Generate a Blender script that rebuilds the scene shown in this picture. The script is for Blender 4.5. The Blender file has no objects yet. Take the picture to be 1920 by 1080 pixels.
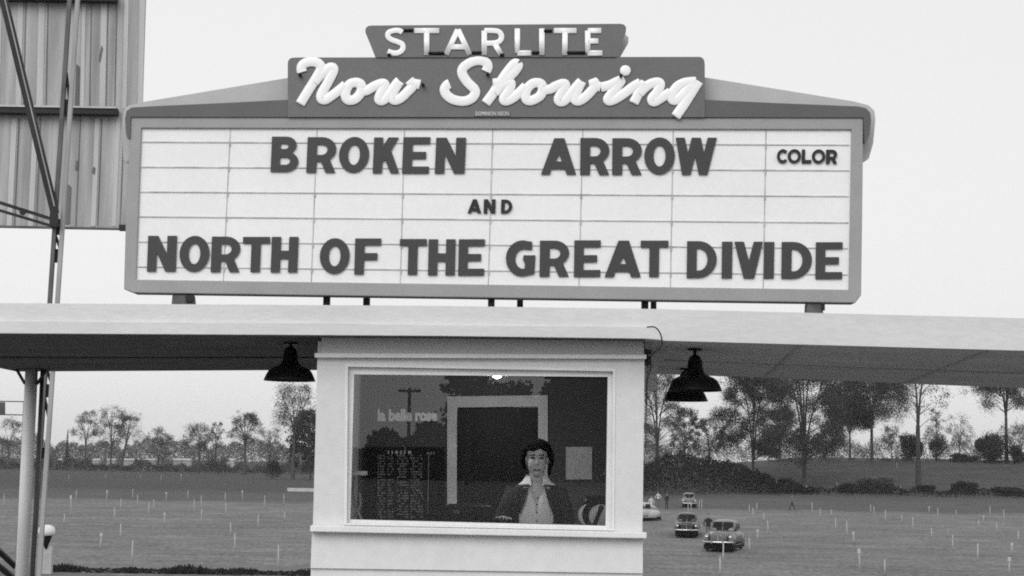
import bpy, bmesh, math, random
from mathutils import Vector, Matrix
from mathutils.geometry import tessellate_polygon
R = math.radians
SC = bpy.context.scene
COL = SC.collection

# ------------------------------------------------------------------ camera
EYE = Vector((0, 0, 1.6)); F = 3000.0
PITCH = math.atan(330 / F); ROLL = math.atan(0.016)
_f = Vector((0, math.cos(PITCH), math.sin(PITCH)))
_r0 = Vector((1, 0, 0)); _u0 = Vector((0, -math.sin(PITCH), math.cos(PITCH)))
_r = math.cos(ROLL) * _r0 + math.sin(ROLL) * _u0
_u = -math.sin(ROLL) * _r0 + math.cos(ROLL) * _u0
cam_d = bpy.data.cameras.new('camera'); cam = bpy.data.objects.new('camera', cam_d); COL.objects.link(cam)
cam.matrix_world = Matrix(((_r.x, _u.x, -_f.x, EYE.x), (_r.y, _u.y, -_f.y, EYE.y), (_r.z, _u.z, -_f.z, EYE.z), (0, 0, 0, 1)))
cam_d.sensor_width = 36; cam_d.lens = 36 * F / 1920; cam_d.clip_start = 0.1; cam_d.clip_end = 6000
SC.camera = cam

# ------------------------------------------------------------------ sky, sun, exposure
SUN_EL, SUN_AZ = R(33), R(-22)          # the sun behind the camera and a little to its left, veiled by cloud
w = bpy.data.worlds.new('World'); SC.world = w; w.use_nodes = True
nt = w.node_tree; nt.nodes.clear()
sky = nt.nodes.new('ShaderNodeTexSky'); sky.sky_type = 'NISHITA'; sky.sun_disc = False
sky.sun_elevation = SUN_EL; sky.sun_rotation = R(180) + SUN_AZ; sky.dust_density = 4; sky.air_density = 1.0
bw = nt.nodes.new('ShaderNodeRGBToBW')
pw = nt.nodes.new('ShaderNodeMath'); pw.operation = 'POWER'; pw.inputs[1].default_value = 0.12
ml = nt.nodes.new('ShaderNodeMath'); ml.operation = 'MULTIPLY'; ml.inputs[1].default_value = 7.72
bg = nt.nodes.new('ShaderNodeBackground'); bg.inputs['Strength'].default_value = 0.1
wo = nt.nodes.new('ShaderNodeOutputWorld')
nt.links.new(sky.outputs[0], bw.inputs[0]); nt.links.new(bw.outputs[0], pw.inputs[0]); nt.links.new(pw.outputs[0], ml.inputs[0])
nt.links.new(ml.outputs[0], bg.inputs['Color']); nt.links.new(bg.outputs[0], wo.inputs['Surface'])
sd = bpy.data.lights.new('sun', 'SUN'); sd.energy = 1.4; sd.angle = R(40); sd.color = (1, 1, 1)
so = bpy.data.objects.new('sun', sd); COL.objects.link(so)
# light travels from behind-left-above towards +Y
_d = Vector((math.sin(-SUN_AZ) * math.cos(SUN_EL), math.cos(SUN_AZ) * math.cos(SUN_EL), -math.sin(SUN_EL)))
so.rotation_euler = _d.to_track_quat('-Z', 'Y').to_euler()
SC.view_settings.view_transform = 'Standard'; SC.view_settings.look = 'None'
SC.view_settings.exposure = 0.0; SC.view_settings.gamma = 1.0; SC.view_settings.use_curve_mapping = False
SC.cycles.max_bounces = 6; SC.cycles.diffuse_bounces = 3; SC.cycles.glossy_bounces = 3
SC.cycles.transparent_max_bounces = 12; SC.cycles.volume_bounces = 1
SC.cycles.filter_width = 1.9
SC.cycles.use_denoising = False
SC.cycles.sample_clamp_indirect = 2.0; SC.cycles.caustics_reflective = False; SC.cycles.caustics_refractive = False

# ------------------------------------------------------------------ pixel geometry of the photograph (1920 x 1080)
def ray(px, py): return _f * F + (px - 960) * _r - (py - 540) * _u
def P(px, py, Y):
    d = ray(px, py); return EYE + d * (Y / d.y)
def hor(px): return 855 + .016 * px

def lerp(a, b, t): return a + (b - a) * t
def interp(tab, x):
    if x <= tab[0][0]: return tab[0][1]
    for (a, b), (c, d) in zip(tab, tab[1:]):
        if x <= c: return lerp(b, d, (x - a) / (c - a))
    return tab[-1][1]
ZL = [(23.5, 0), (52, -3.1), (75, -3.2), (110, -3.3), (182, -3.1), (250, -2.9), (420, -1.9), (600, -.8), (1500, 0)]
ZR = [(23.5, 0), (52, -3.1), (75, -3.2), (110, -3.3), (182, -3.1), (230, -2.3), (250, -1.4), (285, 3.0), (350, 4.2), (600, 5.5), (1500, 6)]
def zg(x, y):
    if y < 23.5: return 0.0
    t = (x / y * F + 960 - 1120) / 420.0; t = max(0, min(1, t)); t = t * t * (3 - 2 * t)
    z = lerp(interp(ZL, y), interp(ZR, y), t)
    if 48 < y < 185:
        e = min(1, (y - 48) / 10, (185 - y) / 15)
        z += .13 * e * math.sin((y + .03 * x) * 2 * math.pi / 13.0) 
    return z
def ground_at(px, py, y0=24.0):
    d = ray(px, py); y = y0
    while y < 700:
        p = EYE + d * (y / d.y)
        if p.z <= zg(p.x, y): return Vector((p.x, y, zg(p.x, y)))
        y += .4
    return Vector((p.x, y, zg(p.x, y)))
def gnd(px, D):
    p = P(px, hor(px), D); return Vector((p.x, D, zg(p.x, D)))

# ------------------------------------------------------------------ materials (the photograph is monochrome: all greys)
MATS = {}
def mat(name, v, rough=.7, var=.12, scale=6.0, metallic=0.0, spec=.3, stretch=None, bump=0.0, fine=0.0, detail=4):
    if name in MATS: return MATS[name]
    m = bpy.data.materials.new(name); m.use_nodes = True; n = m.node_tree; b = n.nodes['Principled BSDF']
    b.inputs['Roughness'].default_value = rough; b.inputs['Metallic'].default_value = metallic
    b.inputs['Specular IOR Level'].default_value = spec
    tc = n.nodes.new('ShaderNodeTexCoord'); src = tc.outputs['Object']
    if stretch:
        mp = n.nodes.new('ShaderNodeMapping'); mp.inputs['Scale'].default_value = stretch
        n.links.new(src, mp.inputs['Vector']); src = mp.outputs['Vector']
    nz = n.nodes.new('ShaderNodeTexNoise'); nz.inputs['Scale'].default_value = scale; nz.inputs['Detail'].default_value = detail
    n.links.new(src, nz.inputs['Vector'])
    mr = n.nodes.new('ShaderNodeMapRange'); mr.inputs['From Min'].default_value = .3; mr.inputs['From Max'].default_value = .7
    mr.inputs['To Min'].default_value = v * (1 - var); mr.inputs['To Max'].default_value = v * (1 + var)
    n.links.new(nz.outputs['Fac'], mr.inputs['Value']); out = mr.outputs['Result']
    if fine:
        n2 = n.nodes.new('ShaderNodeTexNoise'); n2.inputs['Scale'].default_value = scale * 14; n2.inputs['Detail'].default_value = 2
        n.links.new(src, n2.inputs['Vector'])
        m2 = n.nodes.new('ShaderNodeMapRange'); m2.inputs['From Min'].default_value = .3; m2.inputs['From Max'].default_value = .7
        m2.inputs['To Min'].default_value = 1 - fine; m2.inputs['To Max'].default_value = 1 + fine
        n.links.new(n2.outputs['Fac'], m2.inputs['Value'])
        mm = n.nodes.new('ShaderNodeMath'); mm.operation = 'MULTIPLY'; n.links.new(out, mm.inputs[0]); n.links.new(m2.outputs['Result'], mm.inputs[1])
        out = mm.outputs[0]
    n.links.new(out, b.inputs['Base Color'])
    if bump:
        bp = n.nodes.new('ShaderNodeBump'); bp.inputs['Strength'].default_value = bump; bp.inputs['Distance'].default_value = .02
        n.links.new(nz.outputs['Fac'], bp.inputs['Height']); n.links.new(bp.outputs['Normal'], b.inputs['Normal'])
    MATS[name] = m; return m
def emit(name, s):
    m = bpy.data.materials.new(name); m.use_nodes = True; b = m.node_tree.nodes['Principled BSDF']
    b.inputs['Base Color'].default_value = (.8, .8, .8, 1); b.inputs['Emission Color'].default_value = (1, 1, 1, 1); b.inputs['Emission Strength'].default_value = s
    return m
def mix_clear(name, v, alpha, rough=.5):
    m = mat(name, v, rough, .05); n = m.node_tree; b = n.nodes['Principled BSDF']
    b.inputs['Alpha'].default_value = alpha; return m
def glass_mat():
    m = bpy.data.materials.new('window_glass'); m.use_nodes = True; n = m.node_tree; n.nodes.clear()
    o = n.nodes.new('ShaderNodeOutputMaterial'); mx = n.nodes.new('ShaderNodeMixShader'); t = n.nodes.new('ShaderNodeBsdfTransparent')
    g = n.nodes.new('ShaderNodeBsdfGlossy'); g.inputs['Roughness'].default_value = 0.0
    fr = n.nodes.new('ShaderNodeFresnel'); fr.inputs['IOR'].default_value = 1.5
    t.inputs['Color'].default_value = (.93, .93, .93, 1); g.inputs['Color'].default_value = (1, 1, 1, 1)
    n.links.new(fr.outputs[0], mx.inputs[0]); n.links.new(t.outputs[0], mx.inputs[1]); n.links.new(g.outputs[0], mx.inputs[2]); n.links.new(mx.outputs[0], o.inputs[0])
    return m
M_wall = mat('white_painted_boards', .675, .6, .025, 1.2, bump=.05, fine=.035)
M_trim = mat('white_trim_paint', .76, .5, .05, 4, fine=.04)
M_fascia = mat('white_fascia_paint', .655, .55, .05, 2.5, stretch=(.4, 1, 2), fine=.05)
M_soffit = mat('shaded_soffit_boards', .115, .8, .25, 3, stretch=(.3, 1, 1))  # left underside: deeper shade put into the dark colour
M_soffit2 = mat('lit_soffit_boards', .61, .8, .1, 3, stretch=(.3, 1, 1), fine=.06)  # right underside: brighter light put into the pale colour
M_board = mat('white_letter_board', .85, .45, .035, 1.6, fine=.02)
M_frame = mat('grey_enamel', .33, .45, .05, 5, fine=.05)
M_hood = mat('dark_red_enamel', .110, .4, .07, 5, fine=.06)
M_panel = mat('header_enamel', .143, .4, .06, 5, fine=.06)
M_gable = mat('pale_metal', .46, .55, .06, 5, fine=.05)
M_neon = mat('white_neon_tube', .9, .25, .03, 8, spec=.5)
M_letter = mix_clear('letter_plastic', .060, .91)
M_letter2 = mix_clear('small_letter_plastic', .022, .97)
M_rail = mat('shadowed_rail', .52, .5, .25, 9)  # shadow line along each rail put into its grey
M_seam = mat('panel_seam', .42, .6, .25, 9)
M_black = mat('black_enamel', .008, .35, .1, 8, spec=.2)
M_iron = mat('painted_steel', .10, .55, .3, 3)
M_iron2 = mat('black_steel', .02, .6, .3, 3)
M_ironlight = mat('weathered_steel', .34, .6, .25, 4, stretch=(1, 1, .3))
M_post = mat('galvanised_pipe', .72, .5, .2, 3, stretch=(1, 1, .25), spec=.5)
M_grass = None

# ------------------------------------------------------------------ mesh builder
class MB:
    def __init__(s): s.v = []; s.f = []; s.m = []; s.sm = []
    def add(s, vs, fs, mi=0, smooth=False):
        o = len(s.v); s.v += [Vector(p) for p in vs]
        for f in fs: s.f.append(tuple(i + o for i in f)); s.m.append(mi); s.sm.append(smooth)
    def box(s, a, b, mi=0):
        (x0, y0, z0), (x1, y1, z1) = a, b
        s.add([(x0, y0, z0), (x1, y0, z0), (x1, y1, z0), (x0, y1, z0), (x0, y0, z1), (x1, y0, z1), (x1, y1, z1), (x0, y1, z1)],
              [(0, 3, 2, 1), (4, 5, 6, 7), (0, 1, 5, 4), (1, 2, 6, 5), (2, 3, 7, 6), (3, 0, 4, 7)], mi)
    def beam(s, p, q, w, h, mi=0, up=(0, 1, 0)):
        p, q = Vector(p), Vector(q); d = (q - p).normalized(); up = Vector(up)
        a = d.cross(up); a = (a if a.length > 1e-4 else d.cross(Vector((1, 0, 0)))).normalized(); b = a.cross(d).normalized()
        c = [(-1, -1), (1, -1), (1, 1), (-1, 1)]
        vs = [p + a * w / 2 * i + b * h / 2 * j for i, j in c] + [q + a * w / 2 * i + b * h / 2 * j for i, j in c]
        s.add(vs, [(0, 3, 2, 1), (4, 5, 6, 7), (0, 1, 5, 4), (1, 2, 6, 5), (2, 3, 7, 6), (3, 0, 4, 7)], mi)
    def prism(s, loops, Y, depth, mi=0):
        """loops of photograph pixels, laid on the upright plane at distance Y and given real thickness backwards"""
        s.prism3([[P(x, y, Y) for x, y in L] for L in loops], depth, mi)
    def prism3(s, L3, depth, mi=0):
        tris = tessellate_polygon([[Vector((p.x, p.z, 0)) for p in L] for L in L3])
        flat = [p for L in L3 for p in L]; n = len(flat)
        bk = [p + Vector((0, depth, 0)) for p in flat]
        fs = [tuple(t) for t in tris] + [tuple(i + n for i in reversed(t)) for t in tris]
        o = 0
        for L in L3:
            k = len(L)
            for i in range(k): j = (i + 1) % k; fs.append((o + i, o + j, o + j + n, o + i + n))
            o += k
        s.add(flat + bk, fs, mi)
    def tube(s, pts, rad, n=8, mi=0, flat=None, caps=True, smooth=True):
        pts = [Vector(p) for p in pts]; k = len(pts)
        rr = rad if isinstance(rad, (list, tuple)) else [rad] * k
        vs = []; prev = None
        for i, p in enumerate(pts):
            d = (pts[min(i + 1, k - 1)] - pts[max(i - 1, 0)]); d = d.normalized() if d.length > 1e-9 else Vector((0, 0, 1))
            if flat is not None: b = Vector(flat)
            elif prev is None: b = Vector((0, 1, 0)) if abs(d.y) < .9 else Vector((1, 0, 0))
            else: b = prev
            a = d.cross(b); a = a.normalized() if a.length > 1e-6 else Vector((1, 0, 0)); b = a.cross(d).normalized(); prev = b
            for j in range(n):
                t = 2 * math.pi * j / n; vs.append(p + a * rr[i] * math.cos(t) + b * rr[i] * math.sin(t))
        fs = [(i * n + j, i * n + (j + 1) % n, (i + 1) * n + (j + 1) % n, (i + 1) * n + j) for i in range(k - 1) for j in range(n)]
        s.add(vs, fs, mi, smooth)
        if caps: s.add(vs[:n], [tuple(range(n))], mi); s.add(vs[-n:], [tuple(range(n))], mi)
    def lathe(s, prof, c, n=24, mi=0, axis='z', smooth=True):
        c = Vector(c); vs = []
        for r, h in prof:
            for j in range(n):
                t = 2 * math.pi * j / n; a, b = r * math.cos(t), r * math.sin(t)
                vs.append(c + (Vector((a, b, h)) if axis == 'z' else Vector((a, h, b)) if axis == 'y' else Vector((h, a, b))))
        fs = [(i * n + j, i * n + (j + 1) % n, (i + 1) * n + (j + 1) % n, (i + 1) * n + j) for i in range(len(prof) - 1) for j in range(n)]
        s.add(vs, fs, mi, smooth)
        for i in (0, len(prof) - 1):
            if prof[i][0] > 1e-4: s.add(vs[i * n:(i + 1) * n], [tuple(range(n))], mi)
    def ell(s, c, r, nu=14, nv=9, mi=0, rot=None):
        c = Vector(c); vs = []
        for i in range(nv + 1):
            a = math.pi * i / nv
            for j in range(nu):
                t = 2 * math.pi * j / nu
                q = Vector((r[0] * math.sin(a) * math.cos(t), r[1] * math.sin(a) * math.sin(t), r[2] * math.cos(a)))
                vs.append(c + (rot @ q if rot else q))
        fs = [(i * nu + j, i * nu + (j + 1) % nu, (i + 1) * nu + (j + 1) % nu, (i + 1) * nu + j) for i in range(nv) for j in range(nu)]
        s.add(vs, fs, mi, True)
    def loft(s, rings, mi=0, smooth=True, closed=True, caps=True):
        n = len(rings[0]); vs = [p for r in rings for p in r]
        fs = [(i * n + j, i * n + (j + 1) % n, (i + 1) * n + (j + 1) % n, (i + 1) * n + j) for i in range(len(rings) - 1) for j in range(n if closed else n - 1)]
        s.add(vs, fs, mi, smooth)
        if caps and closed: s.add(rings[0], [tuple(range(n))], mi); s.add(rings[-1], [tuple(range(n))], mi)
    def build(s, name, mats, parent=None, weld=True, bevel=0):
        if not isinstance(mats, (list, tuple)): mats = [mats]
        off = wloc(parent) if parent else Vector((0, 0, 0))
        me = bpy.data.meshes.new(name); me.from_pydata([p - off for p in s.v], [], s.f)
        me.polygons.foreach_set('material_index', s.m); me.polygons.foreach_set('use_smooth', s.sm)
        for m in mats: me.materials.append(m)
        if weld:
            bm = bmesh.new(); bm.from_mesh(me); bmesh.ops.remove_doubles(bm, verts=bm.verts, dist=1e-5)
            bmesh.ops.recalc_face_normals(bm, faces=bm.faces); bm.to_mesh(me); bm.free()
        o = bpy.data.objects.new(name, me); COL.objects.link(o)
        if parent: o.parent = parent
        if bevel:
            b = o.modifiers.new('edge', 'BEVEL'); b.width = bevel; b.segments = 2; b.limit_method = 'ANGLE'
        return o
def wloc(o):
    v = Vector((0, 0, 0))
    while o: v += o.location; o = o.parent
    return v
def tag(o, label=None, cat=None, group=None, kind=None):
    if label: o['label'] = label
    if cat: o['category'] = cat
    if group: o['group'] = group
    if kind: o['kind'] = kind
    return o
def thing(name, label, cat, loc=(0, 0, 0), group=None):
    o = bpy.data.objects.new(name, None); COL.objects.link(o); o.location = loc; o.empty_display_size = .1
    return tag(o, label, cat, group)
def copy_tree(o, parent=None):
    c = o.copy(); COL.objects.link(c)
    if parent: c.parent = parent
    for ch in list(o.children): copy_tree(ch, c)
    return c
def smooth_path(pts, k=6):
    out = []
    for i in range(len(pts) - 1):
        p0 = pts[max(i - 1, 0)]; p1 = pts[i]; p2 = pts[i + 1]; p3 = pts[min(i + 2, len(pts) - 1)]
        for j in range(k):
            t = j / k; out.append(tuple(.5 * (2 * p1[a] + (p2[a] - p0[a]) * t + (2 * p0[a] - 5 * p1[a] + 4 * p2[a] - p3[a]) * t * t + (3 * p1[a] - p0[a] - 3 * p2[a] + p3[a]) * t ** 3) for a in range(len(p1))))
    out.append(tuple(pts[-1])); return out
def arc(cx, cy, rx, ry, a0, a1, n=10):
    return [(cx + rx * math.cos(R(a0 + (a1 - a0) * i / n)), cy + ry * math.sin(R(a0 + (a1 - a0) * i / n))) for i in range(n + 1)]
def font_prism(mb, txt, x0, y0, x1, y1, Y, depth=.003, mi=0, bold=.012):
    """lettering from the built-in font, fitted to a pixel rectangle of the photograph on the plane Y"""
    cu = bpy.data.curves.new('lettering', 'FONT'); cu.body = txt; cu.resolution_u = 3; cu.offset = bold
    ob = bpy.data.objects.new('lettering', cu); COL.objects.link(ob); bpy.context.view_layer.update()
    me = bpy.data.meshes.new_from_object(ob.evaluated_get(bpy.context.evaluated_depsgraph_get()))
    xs = [v.co.x for v in me.vertices]; ys = [v.co.y for v in me.vertices]
    a, b, c, d = min(xs), max(xs), min(ys), max(ys)
    vs = [P(lerp(x0, x1, (v.co.x - a) / (b - a)), lerp(y1, y0, (v.co.y - c) / (d - c)), Y) for v in me.vertices]
    mb.add(vs, [tuple(p.vertices) for p in me.polygons], mi)
    bpy.data.objects.remove(ob); bpy.data.curves.remove(cu); bpy.data.meshes.remove(me)

# ================================================================== ground
def build_ground():
    ys = [-260, -160, -90, -40, -12, 0, 6, 10, 14, 18, 22, 23.5] + [23.5 + i * 1.8 for i in range(1, 13)]
    y = 46.5
    while y < 190: ys.append(y); y += 1.6
    while y < 300: ys.append(y); y += 4
    while y < 700: ys.append(y); y += 20
    ys += [800, 950, 1200, 1600]
    us = [-1.2, -.9, -.7] + [-.5 + i * .02 for i in range(51)] + [.7, .9, 1.2]
    vs = []; 
    for yy in ys:
        for u in us:
            x = u * max(yy, 60) * 1.0 if yy > 0 else u * 200
            vs.append((x, yy, zg(x, yy) if yy > 0 else 0))
    n = len(us)
    fs = [(i * n + j, i * n + j + 1, (i + 1) * n + j + 1, (i + 1) * n + j) for i in range(len(ys) - 1) for j in range(n - 1)]
    me = bpy.data.meshes.new('ground'); me.from_pydata(vs, [], fs)
    for p in me.polygons: p.use_smooth = True
    m = bpy.data.materials.new('mown_grass'); m.use_nodes = True; nn = m.node_tree; b = nn.nodes['Principled BSDF']
    b.inputs['Roughness'].default_value = .95; b.inputs['Specular IOR Level'].default_value = .05
    tc = nn.nodes.new('ShaderNodeTexCoord')
    def noise(scale, det, st=None):
        src = tc.outputs['Object']
        if st:
            mp = nn.nodes.new('ShaderNodeMapping'); mp.inputs['Scale'].default_value = st; nn.links.new(src, mp.inputs['Vector']); src = mp.outputs[0]
        z = nn.nodes.new('ShaderNodeTexNoise'); z.inputs['Scale'].default_value = scale; z.inputs['Detail'].default_value = det; nn.links.new(src, z.inputs['Vector']); return z.outputs['Fac']
    def rng(x, a, c, lo=.3, hi=.7):
        r = nn.nodes.new('ShaderNodeMapRange'); r.inputs['From Min'].default_value = lo; r.inputs['From Max'].default_value = hi
        r.inputs['To Min'].default_value = a; r.inputs['To Max'].default_value = c; nn.links.new(x, r.inputs['Value']); return r.outputs['Result']
    def mul(x, y):
        k = nn.nodes.new('ShaderNodeMath'); k.operation = 'MULTIPLY'; nn.links.new(x, k.inputs[0])
        if isinstance(y, float): k.inputs[1].default_value = y
        else: nn.links.new(y, k.inputs[1])
        return k.outputs[0]
    c = rng(noise(.35, 5, (.35, 1, 1)), .140, .196)
    c = mul(c, rng(noise(1.3, 4, (.4, 1, 1)), .84, 1.16)); c = mul(c, rng(noise(5, 3, (1, .35, 1)), .74, 1.26))
    # longer, darker uncut grass beyond the parking field (a border that wanders a little)
    sp = nn.nodes.new('ShaderNodeSeparateXYZ'); nn.links.new(tc.outputs['Object'], sp.inputs[0])
    ad = nn.nodes.new('ShaderNodeMath'); ad.operation = 'ADD'; nn.links.new(sp.outputs['Y'], ad.inputs[0]); nn.links.new(rng(noise(.12, 3), -5, 5), ad.inputs[1])
    c = mul(c, rng(ad.outputs[0], 1.0, .58, 176, 186)); c = mul(c, rng(ad.outputs[0], 1.0, .70, 215, 245))
    nn.links.new(c, b.inputs['Base Color'])
    me.materials.append(m)
    o = bpy.data.objects.new('ground', me); COL.objects.link(o); tag(o, kind='structure')
    o['label'] = 'mown grass field running back to the tree line'
    # rough grass along the lip of the bank, its shade put into the dark colour
    rnd = random.Random(5); mb = MB()
    for k in range(2600):
        u = rnd.random(); px = 90 + 540 * u if rnd.random() < .8 else rnd.uniform(1560, 1920)
        Y = 22.6 + rnd.random() * .9; g = P(px, hor(px), Y); x = g.x
        hgt = (.07 + .05 * math.sin(px * .021) + .04 * math.sin(px * .057)) * (1 if px < 700 else .35)
        hgt = max(.02, hgt * .72) * rnd.uniform(.4, 1.1); a = rnd.uniform(0, 3.14); dx, dy = .03 * math.cos(a), .03 * math.sin(a)
        lx, ly = rnd.gauss(0, .03), rnd.gauss(0, .03)
        mb.add([(x - dx, Y - dy, 0), (x + dx, Y + dy, 0), (x + lx, Y + ly, hgt)], [(0, 1, 2)])
    g = mb.build('shaded_rough_grass', mat('shaded_rough_grass', .034, .95, .3, 4, spec=.05), weld=False)
    tag(g, 'rough grass along the lip of the bank, shade put into its dark colour', 'grass', kind='stuff')
build_ground()
# ================================================================== marquee sign
YS = 10.4
sign = thing('marquee_sign', 'wide theatre marquee with white letter board and neon header standing on the canopy roof', 'sign', P(930, 575, YS + .06))
def part(name, fill, mats, parent=sign, **k):
    mb = MB(); fill(mb); return mb.build(name, mats, parent, **k)
mb = MB()
outer = [(245, 219), (1619, 220.5), (1617, 400), (1615, 553), (1604, 568), (930, 558.5), (250, 549), (232, 542), (236, 400)]
inner = [(265, 240), (1597, 243), (1592, 543), (255, 524)]
mb.prism([outer, inner], YS, .13); frame = mb.build('cabinet_frame', M_frame, sign, bevel=.006)
mb = MB(); mb.prism([[(258, 234), (1604, 237), (1599, 549), (248, 530)]], YS + .02, .05); board = mb.build('letter_board', M_board, sign)
# board seams and letter rails
vl = [(432, 418.5), (594.5, 583.5), (758.5, 750.5), (924, 915.5), (1093, 1085.5), (1262.5, 1257), (1436.5, 1431)]
hl = [(266, 271.7), (313, 319.6), (359.6, 368), (406, 417.5), (453, 465.5), (500, 515)]
def xin(y, l): t = (y - 240) / 290; return lerp(266.5, 256.5, t) if l else lerp(1595.5, 1591, t)
for a, b in vl:
    mb = MB(); t0 = (a - 262) / 1330
    y0 = lerp(240.6, 243.2, t0); y1 = lerp(524, 542.8, t0)
    mb.prism([[(a - .8, y0), (a + .8, y0), (b + .8, y1), (b - .8, y1)]], YS + .017, .0028); mb.build('board_seam', M_seam, sign)
for a, b in hl:
    mb = MB(); xa, xb = xin(a, 1) + 1, xin(b, 0) - 2
    mb.prism([[(xa, a - .95), (xb, b - .95), (xb, b + .95), (xa, a + .95)]], YS + .014, .004)
    for p, q in vl:                                                  # clips where the rail is screwed to the seam
        t = (a - 240) / 290; x = lerp(p, q, t); y = lerp(a, b, (x - xa) / (xb - xa))
        mb.prism([[(x - 1.8, y - 1.8), (x + 1.8, y - 1.8), (x + 1.2, y + 8), (x - 1.2, y + 8)]], YS + .0125, .0013, 1)
    mb.build('letter_rail', [M_rail, M_seam], sign)
# hood, pale backing and header panels
mb = MB()
mb.prism([[(246, 201.5), (300, 198.5), (400, 194), (540, 187), (540, 219.3), (245.2, 219), (244.5, 235), (244, 256), (241.5, 261), (238.5, 259), (236, 250), (234.5, 222), (237, 208.5)]], YS - .012, .132)
hood = mb.build('hood', M_hood, sign)
mb = MB()
mb.prism([[(1321, 187), (1450, 193), (1610, 199.5), (1624, 203), (1632, 212), (1633.5, 226), (1630, 252), (1625, 266), (1621, 267.5), (1619.5, 222), (1618, 220.3), (1321, 219.7)]], YS - .012, .132)
mb.build('hood', M_hood, sign)
mb = MB()
mb.prism([[(231, 300), (229.5, 225), (233, 205), (241, 198), (270, 191), (540, 146), (930, 140), (1321, 145), (1600, 190), (1629, 197.5), (1639.5, 208), (1641.5, 225), (1637, 270), (1629, 297), (1618.5, 304), (1618, 225), (246, 223), (243.5, 300), (238, 304)]], YS + .131, .06)
mb.build('hood_backing', M_gable, sign)
mb = MB()
mb.prism([[(539.5, 219.2), (539.5, 122)] + [(549.5 - 10 * math.cos(R(a)), 118 - 10 * math.sin(R(a))) for a in (15, 45, 75)] + [(556, 107.8), (1308, 106.5)] + [(1311 + 10 * math.sin(R(a)), 116.5 - 10 * math.cos(R(a))) for a in (15, 45, 75)] + [(1321.5, 122), (1321.5, 219.6)]], YS - .02, .13)
spanel = mb.build('script_panel', M_panel, sign)
mb = MB()
mb.prism([[(704, 107.6), (694, 82), (685, 60), (685.5, 53), (690, 48.8), (697, 47.8), (1163, 44.5), (1170, 46), (1174, 51), (1173.5, 60), (1156, 106.8)]], YS - .03, .05)
npanel = mb.build('name_panel', M_panel, sign)
mb = MB(); mb.prism([[(704, 106), (692, 62), (1168, 60), (1178.5, 70), (1178, 80), (1163, 106)]], YS + .1, .03)
mb.build('name_panel_back', M_gable, sign)
# STARLITE in white tubes
pxm = YS / 3000
def strokes(mb, paths, rad, Y, flat=(0, 1, 0)):
    for p in paths:
        n0 = len(mb.v); mb.tube([P(x, y, Y) for x, y in p], [rad * pxm] * len(p), 12, flat=flat)
        for q in mb.v[n0:]: q.y = Y + (q.y - Y) * .17             # pressed-metal troughs: wide and shallow
a2 = lambda X, Yy: (520 + X / 4.364, 20 + Yy / 4.364)
a3 = lambda X, Yy: (900 + X / 4, 20 + Yy / 4)
T, B, rS = 57.5, 99.5, 5.4
S_ = smooth_path([(754.5, 61), (748, 57.5), (739, 57.5), (729, 61), (727.5, 68), (733, 74), (744, 78), (754, 83), (755, 92), (748, 98.5), (738, 99.5), (727, 96)], 5)
letters = [[S_], [[(777, T), (823.5, T)], [(800, T), (800, B + 4)]],
    [[(836.5, B + 3), (858.5, T - 2)], [(858.5, T - 2), (881, B + 3)], [(845, 88), (873, 88)]],
    [[(908, B + 4), (908, T)], smooth_path([(908, T), (924, T), (936, 60), (940.5, 69), (936, 78), (924, 81), (908, 81)], 4), [(927, 81), (939.5, B + 3)]],
    [[(970, T - 4), (970, B)], [(970, B), (996, B)]], [[(1016, T - 4), (1016, B + 4)]],
    [[(1038.5, T), (1081, T)], [(1059.5, T), (1059, B + 4)]], [[(1102, T), (1102, B)], [(1102, T), (1127.5, T)], [(1102, 77), (1122, 77)], [(1102, B), (1129.5, B)]]]
for L in letters:
    mb = MB(); strokes(mb, L, rS, YS - .036); mb.build('neon_letter', M_neon, sign)
for x0, x1, y in [(757, 774, 57), (803, 833, 100), (885, 903, 99), (998, 1011, 99), (1020, 1035, 58), (1063, 1097, 99), (727, 733, 103), (938, 945, 103)]:
    mb = MB(); mb.tube([P(x0, y, YS - .034), P(x1, y, YS - .034)], 3.2 * pxm, 8); mb.build('tube_return', M_black, sign)   # blacked-out tube between two letters
# Now Showing in white script tubes
Nw = [[a2(*p) for p in smooth_path(L, 5)] for L in [
    [(203, 505), (196, 470), (215, 438), (262, 420), (318, 424), (352, 450), (352, 490), (300, 580), (245, 668), (186, 765)],
    [(300, 590), (360, 520), (420, 470), (455, 468), (456, 500), (415, 585), (362, 680), (362, 722), (395, 728), (455, 690), (520, 640), (560, 605)],
    [(690, 630), (680, 600), (640, 588), (590, 605), (560, 660), (562, 712), (590, 734), (640, 722), (680, 675), (690, 630), (672, 600)],
    [(680, 660), (730, 655), (800, 615), (860, 596), (880, 612), (845, 680), (832, 728), (865, 735), (910, 690), (975, 600), (1000, 575)],
    [(1000, 578), (950, 665), (938, 712), (962, 734), (1010, 716), (1070, 660), (1110, 615), (1094, 588), (1085, 575), (1105, 592), (1170, 606)]]]
Sh = [[a2(*p) for p in smooth_path([(1706, 500), (1722, 462), (1708, 425), (1650, 408), (1580, 425), (1520, 470), (1514, 520), (1555, 585), (1610, 640), (1618, 680), (1585, 722), (1520, 742), (1440, 728), (1385, 690), (1368, 645), (1388, 610), (1410, 598)], 5)]]
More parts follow.
